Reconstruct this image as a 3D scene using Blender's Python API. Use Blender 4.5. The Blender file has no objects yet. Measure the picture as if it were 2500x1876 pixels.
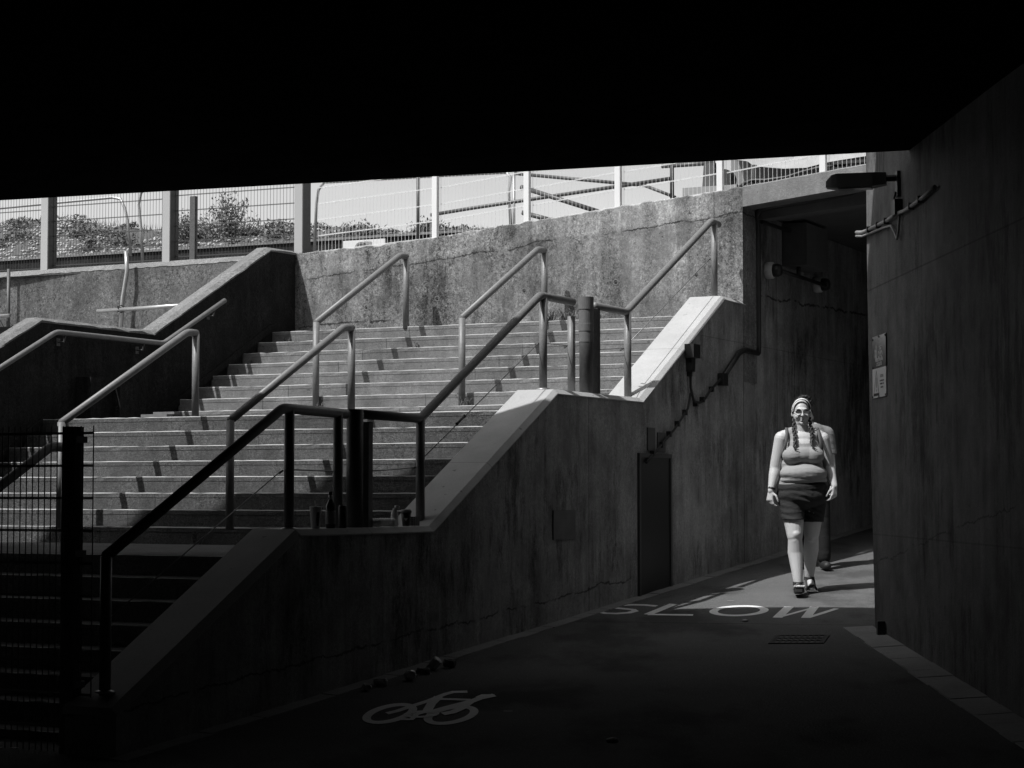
import bpy, bmesh, math, random
import numpy as np
from mathutils import Vector, Matrix
random.seed(7)
C = bpy.data.collections.new('Scene_Collection')
S_ = bpy.context.scene
S_.collection.children.link(C)
# ---------------------------------------------------------------- camera, world, sun, exposure
cam_d = bpy.data.cameras.new('camera'); cam = bpy.data.objects.new('camera', cam_d); C.objects.link(cam)
cam_d.lens = 72.0; cam_d.sensor_width = 36.0; cam_d.clip_start = .05; cam_d.clip_end = 3000
cam.location = (0, 0, 0); cam.rotation_euler = (math.radians(90)+.0525, 0, 0)
S_.camera = cam
AL = .4574
EU = Vector((math.sin(AL), math.cos(AL), 0)); EN = Vector((math.cos(AL), -math.sin(AL), 0))
def W(u, n, z): return EU*u + EN*n + Vector((0, 0, z))
SUN_EL = 56.0; SUN_AZ = -152.0          # azimuth measured in the stairs' own frame (up the stairs, to their right)
e, a = math.radians(SUN_EL), math.radians(SUN_AZ)
SUN = (EU*math.cos(a) + EN*math.sin(a))*math.cos(e) + Vector((0, 0, math.sin(e)))
world = bpy.data.worlds.new('World'); S_.world = world; world.use_nodes = True
nt = world.node_tree; nt.nodes.clear()
sky = nt.nodes.new('ShaderNodeTexSky'); sky.sky_type = 'NISHITA'; sky.sun_disc = False
sky.sun_elevation = e; sky.sun_rotation = math.atan2(SUN.x, SUN.y)
sky.dust_density = 2.0; sky.air_density = 1.0
bw = nt.nodes.new('ShaderNodeSeparateColor')   # red channel only: the sky as a black-and-white camera with a red filter sees it
bg = nt.nodes.new('ShaderNodeBackground'); wo = nt.nodes.new('ShaderNodeOutputWorld')
bg.inputs['Strength'].default_value = .15
nt.links.new(sky.outputs[0], bw.inputs[0]); # summer haze: the sky is palest low down and deepens overhead
tc = nt.nodes.new('ShaderNodeTexCoord'); sx = nt.nodes.new('ShaderNodeSeparateXYZ'); mr = nt.nodes.new('ShaderNodeMapRange'); mu = nt.nodes.new('ShaderNodeMath'); mu.operation = 'MULTIPLY'
mr.interpolation_type = 'SMOOTHSTEP'; mr.inputs['From Min'].default_value = .17; mr.inputs['From Max'].default_value = .36; mr.inputs['To Min'].default_value = 1.20; mr.inputs['To Max'].default_value = .85
nt.links.new(tc.outputs['Generated'], sx.inputs[0]); nt.links.new(sx.outputs['Z'], mr.inputs['Value']); nt.links.new(mr.outputs[0], mu.inputs[0]); nt.links.new(bw.outputs['Red'], mu.inputs[1]); cn = nt.nodes.new('ShaderNodeTexNoise'); cn.inputs['Scale'].default_value = 3.5; cn.inputs['Detail'].default_value = 5; cm = nt.nodes.new('ShaderNodeMapping'); cm.inputs['Scale'].default_value = (1, 1, 4)
nt.links.new(tc.outputs['Generated'], cm.inputs[0]); nt.links.new(cm.outputs[0], cn.inputs['Vector']); cr = nt.nodes.new('ShaderNodeMapRange'); cr.inputs['From Min'].default_value = .35; cr.inputs['From Max'].default_value = .7; cr.inputs['To Min'].default_value = .93; cr.inputs['To Max'].default_value = 1.12
m2 = nt.nodes.new('ShaderNodeMath'); m2.operation = 'MULTIPLY'; nt.links.new(cn.outputs['Fac'], cr.inputs['Value']); nt.links.new(cr.outputs[0], m2.inputs[0]); nt.links.new(mu.outputs[0], m2.inputs[1]); nt.links.new(m2.outputs[0], bg.inputs['Color']); nt.links.new(bg.outputs[0], wo.inputs[0])
sl = bpy.data.lights.new('sun', 'SUN'); sl.energy = 3.0; sl.angle = math.radians(.53); sl.color = (1, 1, 1)
so = bpy.data.objects.new('sun', sl); C.objects.link(so); so.rotation_euler = SUN.to_track_quat('Z', 'Y').to_euler()
so.location = (-8, 2, 12)
vs = S_.view_settings; vs.view_transform = 'Standard'; vs.look = 'None'; vs.exposure = .45; vs.gamma = 1.0
S_.cycles.max_bounces = 8; S_.cycles.diffuse_bounces = 1

# ---------------------------------------------------------------- materials (the place is built in greys: the photograph is black and white)
def tup(v): return (v.x, v.y, v.z)
class NB:
    def __init__(s, name):
        s.m = bpy.data.materials.new(name); s.m.use_nodes = True; s.t = s.m.node_tree
        s.b = s.t.nodes['Principled BSDF']
        g = s.t.nodes.new('ShaderNodeNewGeometry'); s.pos = g.outputs['Position']
    def mth(s, op, a, b=None, c=None, clamp=False):
        n = s.t.nodes.new('ShaderNodeMath'); n.operation = op; n.use_clamp = clamp
        for i, v in enumerate((a, b, c)):
            if v is None: continue
            if isinstance(v, (int, float)): n.inputs[i].default_value = v
            else: s.t.links.new(v, n.inputs[i])
        return n.outputs[0]
    def scaled(s, sc, off=(0, 0, 0)):
        n = s.t.nodes.new('ShaderNodeMapping'); n.inputs['Scale'].default_value = sc; n.inputs['Location'].default_value = off
        s.t.links.new(s.pos, n.inputs['Vector']); return n.outputs[0]
    def noise(s, scale, detail=4, rough=.55, sc=None, off=(0, 0, 0)):
        n = s.t.nodes.new('ShaderNodeTexNoise'); n.inputs['Scale'].default_value = scale
        n.inputs['Detail'].default_value = detail; n.inputs['Roughness'].default_value = rough
        s.t.links.new(s.scaled(sc or (1, 1, 1), off), n.inputs['Vector']); return n.outputs['Fac']
    def vor(s, scale, feature='F1', sc=None):
        n = s.t.nodes.new('ShaderNodeTexVoronoi'); n.inputs['Scale'].default_value = scale; n.feature = feature
        s.t.links.new(s.scaled(sc or (1, 1, 1)), n.inputs['Vector']); return n.outputs['Distance']
    def ramp(s, v, lo, hi, a=0., b=1.):
        n = s.t.nodes.new('ShaderNodeMapRange'); n.interpolation_type = 'SMOOTHSTEP'
        n.inputs['From Min'].default_value = lo; n.inputs['From Max'].default_value = hi
        n.inputs['To Min'].default_value = a; n.inputs['To Max'].default_value = b
        s.t.links.new(v, n.inputs['Value']); return n.outputs[0]
    def dot(s, vec):
        n = s.t.nodes.new('ShaderNodeVectorMath'); n.operation = 'DOT_PRODUCT'
        s.t.links.new(s.pos, n.inputs[0]); n.inputs[1].default_value = vec; return n.outputs['Value']
    def col(s, v): s.t.links.new(v, s.b.inputs['Base Color'])
    def bump(s, h, strength=.4, dist=.01):
        n = s.t.nodes.new('ShaderNodeBump'); n.inputs['Strength'].default_value = strength; n.inputs['Distance'].default_value = dist
        s.t.links.new(h, n.inputs['Height']); s.t.links.new(n.outputs[0], s.b.inputs['Normal'])

def plain(name, v, rough=.6, metal=0., var=.12, vscale=8., bump=0., spec=.5, trans=0., alpha=1.):
    N = NB(name)
    if var:
        f = N.noise(vscale, 5); g = N.mth('MULTIPLY_ADD', f, 2*var, 1-var); N.col(N.mth('MULTIPLY', g, v))
    else: N.b.inputs['Base Color'].default_value = (v, v, v, 1)
    N.b.inputs['Roughness'].default_value = rough; N.b.inputs['Metallic'].default_value = metal
    N.b.inputs['Specular IOR Level'].default_value = spec
    if trans: N.b.inputs['Transmission Weight'].default_value = trans
    if alpha < 1: N.b.inputs['Alpha'].default_value = alpha
    if bump: N.bump(N.noise(60, 6), bump, .004)
    return N.m

def concrete(name, base, blotch=.5, streak=.5, speck=.0, spd=70, fine=.25, lines=(), cracks=(), bump=.5, rough=.85, pits=0., stain=None, band=None, off=0., top=None, lime=0., spec=.25):
    """weathered concrete: cloudy patches, vertical run stains, exposed pale aggregate, joints and cracks"""
    N = NB(name); M = N.mth
    big = N.noise(.55, 6, .6, off=(off, off, 0)); mid = N.noise(3.2, 8, .65, off=(off, 0, off))
    st = N.noise(1., 6, .6, sc=(5.5, 5.5, .55), off=(0, off, 0)); st2 = N.noise(1., 5, .7, sc=(14, 14, 2.2), off=(off, 0, 0))
    fn = N.noise(85, 4, .7)
    v = M('ADD', 1.0, M('MULTIPLY', M('SUBTRACT', big, .5), blotch*1.7))
    v = M('ADD', v, M('MULTIPLY', M('SUBTRACT', mid, .5), blotch*1.5))
    v = M('ADD', v, M('MULTIPLY', M('SUBTRACT', st, .5), streak*2.0))
    v = M('ADD', v, M('MULTIPLY', M('SUBTRACT', st2, .5), streak*.8))
    v = M('ADD', v, M('MULTIPLY', M('SUBTRACT', fn, .5), fine*2.2))
    if stain:                                   # dark mould running down, where noise exceeds a threshold
        lo, hi, amt = stain
        sn = N.noise(1., 9, .78, sc=(8, 8, 1.9), off=(3+off, 1, 2)); patch = N.noise(.9, 3, .5, off=(7, off, 1))
        k = N.ramp(M('ADD', M('MULTIPLY', sn, .6), M('MULTIPLY', patch, .4)), lo, hi, 1.0, 1.0-amt)
        v = M('MULTIPLY', v, k)
    if speck:                                   # exposed aggregate: coarse and fine grains, pale stones in a dark matrix
        g1 = N.noise(spd, 6, .85, off=(4, 1, 7)); g2 = N.noise(spd*2.6, 4, .8, off=(1, 9, 2)); gate = N.ramp(mid, .38, .62, .35, 1.)
        g = M('ADD', M('MULTIPLY', M('SUBTRACT', g1, .5), 3.0), M('MULTIPLY', M('SUBTRACT', g2, .5), 2.0))
        v = M('ADD', v, M('MULTIPLY', M('MULTIPLY', g, gate), speck))
        v = M('ADD', v, M('MULTIPLY', N.ramp(g2, .60, .68), M('MULTIPLY', gate, speck*.9)))
    if lime:                                    # pale lime runs and scrapes
        ln = N.noise(1., 6, .7, sc=(5, 5, .9), off=(11, off, 3)); v = M('MULTIPLY', v, N.ramp(ln, .58, .68, 1.0, 1.0+lime))
    if pits:
        pn = N.noise(14, 3, .5, off=(9, 3, 1)); v = M('MULTIPLY', v, N.ramp(pn, .70, .735, 1.0, 1.0-pits))
    wob = M('MULTIPLY', M('SUBTRACT', N.noise(2.2, 5, .7), .5), .16); wob2 = M('MULTIPLY', M('SUBTRACT', N.noise(19, 4, .7), .5), .045)
    dk = None
    for (vec, o, w, amt) in lines:              # straight formwork joints
        k = N.ramp(M('ABSOLUTE', M('SUBTRACT', N.dot(vec), o)), w*.4, w, 1.0-amt, 1.0); v = M('MULTIPLY', v, k)
    for (vec, o, w, amt, lo, hi) in cracks:     # wandering cracks, present only between two X values
        dd = M('ABSOLUTE', M('ADD', M('ADD', M('SUBTRACT', N.dot(vec), o), wob), wob2))
        k = N.ramp(dd, w*.3, w, amt, 0.0)
        x = N.dot((1, 0, 0)); g = M('MULTIPLY', N.ramp(x, lo, lo+.15), N.ramp(x, hi-.15, hi, 1., 0.))
        g = M('MULTIPLY', g, N.ramp(N.noise(4, 2, .5, off=(1, 8, 8)), .36, .5))
        v = M('MULTIPLY', v, M('SUBTRACT', 1.0, M('MULTIPLY', k, g)))
    if top:                                     # a smoother, paler strip above the crack
        zc, hi_, lo_ = top; v = M('MULTIPLY', v, N.ramp(M('ADD', M('SUBTRACT', N.dot((-.085, 0, 1)), zc), wob), -.03, .03, lo_, hi_))
    if band:                                    # a paler or darker level of dirt between heights
        z0, z1, f0, f1 = band; v = M('MULTIPLY', v, N.ramp(M('ADD', N.dot((0, 0, 1)), M('MULTIPLY', M('SUBTRACT', mid, .5), .3)), z0, z1, f0, f1))
    v = M('MULTIPLY', v, base); v = M('MAXIMUM', v, base*.12); N.col(v)
    N.b.inputs['Roughness'].default_value = rough; N.b.inputs['Specular IOR Level'].default_value = spec
    h = M('ADD', M('MULTIPLY', fn, .6), M('MULTIPLY', mid, 1.0))
    if speck: h = M('ADD', h, M('MULTIPLY', N.vor(spd*2.2), .3))
    N.bump(h, bump, .012)
    return N.m

eu_, en_ = tup(EU), tup(EN); Z = (0, 0, 1)
mBack = concrete('weathered_aggregate_concrete', .185, 1.35, 1.0, 1.7, 22, .35, pits=.6, lime=.65, top=(3.135-.27, 1.22, .86),
    cracks=[((-.085, 0, 1), 3.135-.30, .010, .85, -2.6, 3.2), ((-.02, 0, 1), 2.09, .016, .8, -2.7, -1.4)],
    lines=[((1, 0, 0), 2.235, .007, .5)], bump=.35)
mLintel = concrete('lintel_concrete', .225, .7, .4, .5, 34, .18, pits=.45, off=4., bump=.5)
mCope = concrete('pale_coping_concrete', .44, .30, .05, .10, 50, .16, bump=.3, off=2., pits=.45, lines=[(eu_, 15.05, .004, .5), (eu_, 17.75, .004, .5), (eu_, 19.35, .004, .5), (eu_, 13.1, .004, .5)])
mCopeL = concrete('rough_coping_concrete', .20, .4, .08, 1.1, 26, .4, bump=.4, off=6.)
mCheek = concrete('shaded_wall_concrete', .31, .95, .60, .7, 30, .2, stain=(.50, .64, .66), lime=.35, pits=.35,
    lines=[(eu_, 17.02, .008, .6), (eu_, 21.17, .012, .75), (eu_, 22.3, .008, .6), (eu_, 23.9, .007, .5), (eu_, 14.0, .006, .35), (Z, 1.62, .007, .3)],
    cracks=[((.0, -.03, 1), 1.50, .02, .8, 2.4, 6.0), ((-.14, 0, 1), -.98, .012, .7, -3, 1.2)], bump=.45)
mLeft = concrete('dark_mottled_concrete', .021, 1.1, .6, 1.6, 22, .40, stain=(.46, .60, .55), off=3., bump=.7)  # very dark base tone with mottling and stains
mUp = concrete('retaining_wall_concrete', .11, .8, .6, 1.9, 22, .4, off=8., bump=.35)
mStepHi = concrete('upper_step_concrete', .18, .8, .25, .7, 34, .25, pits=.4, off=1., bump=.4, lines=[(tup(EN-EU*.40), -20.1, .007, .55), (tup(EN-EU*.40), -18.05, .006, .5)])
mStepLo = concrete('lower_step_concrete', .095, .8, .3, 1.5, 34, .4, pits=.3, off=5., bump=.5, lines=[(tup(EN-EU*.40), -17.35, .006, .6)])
mNose = concrete('worn_sunlit_nosing', .46, .12, 0, 0, 50, .15, bump=.3)  # worn edges, paled further to paint in the sun the nosings catch
mDeck = concrete('dark_deck_concrete', .022, .8, .3, 0, 50, .3, spec=0., rough=1.)  # one very dark base tone for the whole underside
mPillar = concrete('abutment_concrete', .155, .95, .5, .4, 34, .14, stain=(.50, .62, .6), pits=.3, off=11.,
    lines=[(Z, 1.68, .009, .45), (Z, -.35, .008, .25), ((0, 1, 0), 15.2, .006, .5), ((0, 1, 0), 12.9, .006, .4)],
    cracks=[((0, .12, 1), 1.45, .009, .5, 2.0, 4.0)])
mTun = concrete('underpass_concrete', .15, .3, .2, 0, 50, .1, off=5.)
mFoot = concrete('dirty_footing_concrete', .20, .4, .1, .3, 50, .3)
mTube = plain('painted_steel_tube', .195, .45, .0, .30, 22, .3)
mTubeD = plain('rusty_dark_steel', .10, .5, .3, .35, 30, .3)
mGalv = plain('galvanised_steel', .45, .35, .6, .15, 30)
mWhite = plain('white_powder_coat', .80, .4, 0, .05, 5)
mWireW = plain('white_fence_wire', .78, .5, 0, .05)
mWireD = plain('dark_fence_wire', .05, .6, 0, .1)
mPostG = plain('grey_powder_coat', .40, .4, 0, .05, 5)
mBlack = plain('black_plastic', .03, .45, 0, .1)
mCable = plain('steel_wire_rope', .25, .4, .5, .1)
mPaintPost = concrete('flaking_post_paint', .10, 1.2, 1.4, 0, 50, .5, stain=(.45, .52, .8))
mLampG = plain('lamp_housing_grey', .20, .5, 0, .1)
mLens = plain('lamp_glass', .30, .25, 0, .05)
mPaint = concrete('worn_white_road_paint', .80, .25, 0, 0, 50, .35, stain=(.64, .70, .4))
def asphalt():
    N = NB('asphalt'); M = N.mth
    v = M('ADD', .70, M('MULTIPLY', N.noise(.8, 6, .65), .6)); g = N.noise(120, 3, .8); sp = N.ramp(N.vor(55), .1, .26, 1., 0.)
    v = M('ADD', v, M('MULTIPLY', M('SUBTRACT', g, .5), 1.3)); v = M('ADD', v, M('MULTIPLY', M('MULTIPLY', sp, N.ramp(N.noise(23, 2), .5, .62)), 1.3))
    # damp, darker patches and a long resurfacing seam
    v = M('MULTIPLY', v, N.ramp(N.noise(1.1, 4, .6, sc=(1, .5, 1)), .36, .52, .62, 1.0))
    seam = N.ramp(M('ABSOLUTE', M('SUBTRACT', M('ADD', N.dot((.33, .94, 0)), M('MULTIPLY', N.noise(1.5, 3), .1)), 17.18)), .006, .016, .55, 1.)
    v = M('MULTIPLY', v, seam); N.col(M('MAXIMUM', M('MULTIPLY', v, .145), .012)); N.b.inputs['Roughness'].default_value = 1.; N.b.inputs['Specular IOR Level'].default_value = .05
    N.bump(M('ADD', g, N.vor(55)), .7, .008); return N.m
mAsph = asphalt()
mSett = concrete('edging_stone', .30, .5, .05, .1, 50, .35, bump=.6)
mEarth = plain('earth', .10, .95, 0, .3, 3, .6)
mPebble = plain('pale_pebble', .42, .8, 0, .35, 40, .3)
mLeaf = plain('leaf', .10, .7, 0, .5, 9); mLeafP = plain('pale_leaf', .19, .7, 0, .4, 9); mTwig = plain('twig', .08, .8, 0, .2)

# ---------------------------------------------------------------- object helpers
def bm_(): return bmesh.new()
def tag(o, label=None, cat=None, group=None, kind=None):
    if label: o['label'] = label
    if cat: o['category'] = cat
    if group: o['group'] = group
    if kind: o['kind'] = kind
    return o
def thing(name, loc, label, cat, group=None):
    o = bpy.data.objects.new(name, None); C.objects.link(o); o.location = loc; o.empty_display_size = .1
    return tag(o, label, cat, group)
def fin(name, bm, mat, parent=None, smooth=False, loc=None):
    """bm holds world coordinates; the object's own origin goes to its parent's place (or loc)"""
    o_ = Vector(parent['_w']) if (parent is not None and '_w' in parent) else (Vector(parent.location) if parent is not None else (Vector(loc) if loc is not None else None))
    bmesh.ops.recalc_face_normals(bm, faces=bm.faces)
    if o_ is None:
        xs = [v.co for v in bm.verts]; lo = Vector([min(c[i] for c in xs) for i in range(3)]); hi = Vector([max(c[i] for c in xs) for i in range(3)])
        o_ = Vector(((lo.x+hi.x)/2, (lo.y+hi.y)/2, lo.z))
    bmesh.ops.translate(bm, verts=bm.verts, vec=-o_)
    me = bpy.data.meshes.new(name); bm.to_mesh(me); bm.free()
    for m in (mat if isinstance(mat, (list, tuple)) else [mat]): me.materials.append(m)
    if smooth: me.polygons.foreach_set('use_smooth', [True]*len(me.polygons))
    ob = bpy.data.objects.new(name, me); C.objects.link(ob)
    if parent is not None: ob.parent = parent
    else: ob.location = o_
    ob['_w'] = tup(o_)
    return ob
def hexa(bm, p):  # 8 points: bottom 4 then top 4
    vs_ = [bm.verts.new(q) for q in p]
    for f in ((0, 3, 2, 1), (4, 5, 6, 7), (0, 1, 5, 4), (1, 2, 6, 5), (2, 3, 7, 6), (3, 0, 4, 7)): bm.faces.new([vs_[i] for i in f])
def box(bm, u0, u1, n0, n1, z0, z1, w=W):
    hexa(bm, [w(u0, n0, z0), w(u1, n0, z0), w(u1, n1, z0), w(u0, n1, z0), w(u0, n0, z1), w(u1, n0, z1), w(u1, n1, z1), w(u0, n1, z1)])
def XYZ(x, y, z): return Vector((x, y, z))
def obox(bm, c, ax, ay, az): # oriented box from centre and half axes
    c, ax, ay, az = Vector(c), Vector(ax), Vector(ay), Vector(az)
    hexa(bm, [c-ax-ay-az, c+ax-ay-az, c+ax+ay-az, c-ax+ay-az, c-ax-ay+az, c+ax-ay+az, c+ax+ay+az, c-ax+ay+az])
def prism(bm, prof, n0, n1, w=W):  # profile of (u,z) swept from n0 to n1
    A = [bm.verts.new(w(u, n0, z)) for u, z in prof]; B = [bm.verts.new(w(u, n1, z)) for u, z in prof]
    k = len(prof); fa = bm.faces.new(A); fb = bm.faces.new(B[::-1])
    for i in range(k): bm.faces.new([A[i], B[i], B[(i+1) % k], A[(i+1) % k]])
    bmesh.ops.triangulate(bm, faces=[fa, fb])
def wallprism(bm, tops, zb, n0, n1):
    A = [[bm.verts.new(W(u, n, q)) for n, q in ((n0, zb), (n0, z), (n1, z), (n1, zb))] for u, z in tops]
    for P, Q in zip(A, A[1:]):
        for j in range(4): bm.faces.new([P[j], Q[j], Q[(j+1) % 4], P[(j+1) % 4]])
    bm.faces.new(A[0][::-1]); bm.faces.new(A[-1])
def tube(bm, pts, r, seg=12, caps=True, r2=None):
    pts = [Vector(p) for p in pts]; rings = []; prev = None
    for i, p in enumerate(pts):
        d = (pts[min(i+1, len(pts)-1)]-pts[max(i-1, 0)]).normalized()
        d0 = (p-pts[i-1]).normalized() if i else d; d1 = (pts[i+1]-p).normalized() if i < len(pts)-1 else d
        up = prev if prev is not None else (Vector((0, 0, 1)) if abs(d.z) < .9 else Vector((1, 0, 0)))
        x = (up - d*up.dot(d)).normalized(); y = d.cross(x); prev = x
        k = 1/max(.5, math.sqrt(max(.01, (1+d0.dot(d1))/2)))
        rr = r if r2 is None else r+(r2-r)*i/(len(pts)-1)
        bn = (d1-d0); bn = bn.normalized() if bn.length > 1e-5 else None
        ring = []
        for j in range(seg):
            t = 2*math.pi*j/seg; v = x*math.cos(t)*rr + y*math.sin(t)*rr
            if bn is not None: v = v + bn*(v.dot(bn))*(k-1)
            ring.append(bm.verts.new(p+v))
        rings.append(ring)
    for A, B in zip(rings, rings[1:]):
        for j in range(seg): bm.faces.new([A[j], A[(j+1) % seg], B[(j+1) % seg], B[j]])
    if caps: bm.faces.new(rings[0][::-1]); bm.faces.new(rings[-1])
def lathe(bm, prof, c, seg=20, axis=(0, 0, 1)):
    az = Vector(axis).normalized(); ax = az.orthogonal().normalized(); ay = az.cross(ax); c = Vector(c); R = []
    for (r, h) in prof: R.append([bm.verts.new(c+az*h+(ax*math.cos(2*math.pi*j/seg)+ay*math.sin(2*math.pi*j/seg))*max(r, 1e-4)) for j in range(seg)])
    for A, B in zip(R, R[1:]):
        for j in range(seg): bm.faces.new([A[j], A[(j+1) % seg], B[(j+1) % seg], B[j]])
    bm.faces.new(R[0][::-1]); bm.faces.new(R[-1])
def wire(bm, a, b, r):
    a, b = Vector(a), Vector(b); d = (b-a).normalized(); x = d.orthogonal().normalized()*r; y = d.cross(x)
    A = [bm.verts.new(a+q) for q in (x, y, -x, -y)]; B = [bm.verts.new(b+q) for q in (x, y, -x, -y)]
    for j in range(4): bm.faces.new([A[j], A[(j+1) % 4], B[(j+1) % 4], B[j]])
def bend(p0, p1, p2, r=.07, k=4):  # rounded corner points
    p0, p1, p2 = map(Vector, (p0, p1, p2)); a_ = p1+(p0-p1).normalized()*r; b_ = p1+(p2-p1).normalized()*r
    return [a_*(1-t)**2+p1*2*t*(1-t)+b_*t*t for t in [i/k for i in range(k+1)]]
def ico(bm, c, r, sub=1, jit=.0, sc=(1, 1, 1)):
    q = bmesh.ops.create_icosphere(bm, subdivisions=sub, radius=1.0)['verts']
    for v in q:
        k = r*(1+random.uniform(-jit, jit)); v.co = Vector(c)+Vector((v.co.x*k*sc[0], v.co.y*k*sc[1], v.co.z*k*sc[2]))

# ---------------------------------------------------------------- ground
def G(u, n):
    return -1.6+.073*(min(max(u, -12), 30)-10.07)
def Gw(x, y):
    p = Vector((x, y, 0)); return G(p.dot(EU), p.dot(EN))
def sheet(name, us, ns, f, mat):
    bm = bm_(); V = [[bm.verts.new(W(u, n, f(u, n))) for n in ns] for u in us]
    for i in range(len(us)-1):
        for j in range(len(ns)-1): bm.faces.new([V[i][j], V[i][j+1], V[i+1][j+1], V[i+1][j]])
    return fin(name, bm, mat, smooth=True, loc=(0, 0, -2))
us = [-900, -200, -60, -30, -12]+[-10+1.0*i for i in range(40)]+[60, 200, 900]
ns = [-900, -200, -60, -20]+[-14+.6*i for i in range(28)]+[6, 20, 60, 200, 900]
tag(sheet('path', us, ns, G, mAsph), kind='structure')
TOP = [(-30, 2.95), (-13.6, 2.955), (-12.4, 2.985), (-11.63, 3.03), (-10.37, 3.13), (-9.18, 3.23), (-7.9, 3.32), (-6.7, 3.435), (-6.2, 3.485), (-2.0, 3.86), (3, 4.0)]
def top(n): return float(np.interp(n, [t[0] for t in TOP], [t[1] for t in TOP]))
def bankz(u, n):
    z = top(n)-.06
    if n < -8 and u > 24.4:
        k = min(1, (u-24.4)/2.0); wav = .04*math.sin(n*2.3)+.03*math.sin(n*5.1+1)
        crest = float(np.interp(n, [-30, -22, -20, -19, -17.3, -15.8, -15, -13, -10, -8.2], [4.4, 4.36, 4.28, 4.05, 4.08, 3.90, 3.80, 3.66, 3.50, 3.40]))
        z = 3.46+(crest+wav-3.46)*(k*k*(3-2*k))
        if n > -10: z = z+(top(n)-.06-z)*min(1, (n+10)/1.5)
        if u > 28.5: z = max(top(n)-.06, z-(u-28.5)*.08)
    return z
us2 = [21.75, 22.5, 23.5, 24.4, 24.41]+[24.6+.3*i for i in range(20)]+[32, 36, 45, 80, 300, 900]
ns2 = [-900, -200, -60, -35]+[-30+.5*i for i in range(56)]+[0, 20, 60, 200, 900]
tag(sheet('upper_ground', us2, ns2, bankz, mEarth), kind='structure')
tag(sheet('lower_terrace', [16.6, 19, 21.9], [-40, -20, -13.79], lambda u, n: 1.70, mFoot), kind='structure')

# edging strips of small stones along the two wall feet
def strip(name, pts, wdt, side, seed):
    random.seed(seed); bm = bm_(); L = [(Vector(p), Vector(q)) for p, q in zip(pts, pts[1:])]
    for p, q in L:
        d = (q-p); n_ = int(d.length/.30); d.normalize(); s = Vector((d.y, -d.x, 0))*side
        for i in range(n_):
            c0 = p+d*(i*.30+.003); c1 = p+d*((i+1)*.30-.003); j = random.uniform(-.010, .010); w_ = wdt+j
            def g(v, h): return Vector((v.x, v.y, Gw(v.x, v.y)+h))
            a_, b_, c_, d_ = c0, c1, c1+s*w_, c0+s*w_; h = .007+random.uniform(-.003, .003)
            hexa(bm, [g(a_, -.05), g(b_, -.05), g(c_, -.05), g(d_, -.05), g(a_, h+.006), g(b_, h+.006), g(c_, h), g(d_, h)])
    return tag(fin(name, bm, mSett), kind='structure')
strip('kerb_strip', [W(10.0, -7.605, 0), W(30, -7.605, 0)], .13, 1, 3)
strip('kerb_strip', [Vector((2.99, 17.08, 0)), Vector((3.18, 11.6, 0)), Vector((3.60, -1, 0))], .25, 1, 4)

# ---------------------------------------------------------------- staircase: every step its own part
NOS = []
for k in range(7, 0, -1): NOS.append((12.2487-k*.2651, -.4594-k*.15, 0))
NOS.append((12.2487, -.4594, 0))
for k in range(1, 9): NOS.append((14.8398+(k-1)*.2651, -.4594+k*.15, 1))
for k in range(1, 9): NOS.append((18.7583+(k-1)*.3233, .7406+k*.15, 2))
NI, NLW = -8.0, -13.6
st = thing('concrete_staircase', W(10.39, -10.8, -1.66), 'wide weathered concrete staircase of three flights climbing to the back wall', 'staircase')
for i, (u, z, fl) in enumerate(NOS):
    nx = NOS[i+1][0] if i < len(NOS)-1 else 21.75
    h = .15 if i else .30
    bm = bm_(); K = 56; nn = [NLW-.05+(NI-NLW+.08)*j/K for j in range(K+1)]
    random.seed(100+i); jit = [random.uniform(-.005, .005)+(.016 if random.random() < .07 else 0) for _ in nn]; jz = [random.uniform(-.004, .002)-(.006 if random.random() < .07 else 0) for _ in nn]
    prof = lambda a_, b_: [(u+.003, z-h-.004), (u+.003, z-.046), (u, z-.044), (u+a_*.4, z-.007), (u+.006, z+b_), (nx+.03, z), (nx+.03, z-h-.004)]
    rings = [[bm.verts.new(W(uu, n, zz)) for uu, zz in prof(a_, b_)] for n, a_, b_ in zip(nn, jit, jz)]
    for A, B in zip(rings, rings[1:]):
        for j in range(7):
            f = bm.faces.new([A[j], B[j], B[(j+1) % 7], A[(j+1) % 7]])
            if j == 3: f.material_index = 1
    bm.faces.new(rings[0]); bm.faces.new(rings[-1][::-1])
    big = nx-u > .6
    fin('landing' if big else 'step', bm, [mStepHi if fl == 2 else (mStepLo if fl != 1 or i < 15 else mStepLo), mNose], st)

# ---------------------------------------------------------------- right stair wall (between stairs and path)
CH = [(10.05, -1.307), (10.06, -1.30), (12.117, -.262), (14.049, -.268), (16.348, .902), (18.30, .906), (20.578, 2.092), (21.24, 2.092)]
cw = thing('stair_side_wall', W(15.6, -7.8, -1.7), 'long concrete wall stepping up between the staircase and the path, pale top', 'wall')
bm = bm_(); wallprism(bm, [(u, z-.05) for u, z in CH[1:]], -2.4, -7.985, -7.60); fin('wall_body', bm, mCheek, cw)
bm = bm_()
for (ua, za), (ub, zb) in zip(CH[1:], CH[2:]):
    sec = [(-8.00, -.05), (-8.00, -.008), (-7.992, 0), (-7.640, 0), (-7.592, -.040), (-7.592, -.05)]
    A = [bm.verts.new(W(ua, n, za+dz)) for n, dz in sec]; B = [bm.verts.new(W(ub, n, zb+dz)) for n, dz in sec]
    for j in range(6): bm.faces.new([A[j], B[j], B[(j+1) % 6], A[(j+1) % 6]])
    if ua < 10.1: bm.faces.new(A[::-1])
bmesh.ops.remove_doubles(bm, verts=bm.verts, dist=.0005); fin('coping', bm, mCope, cw)
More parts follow.
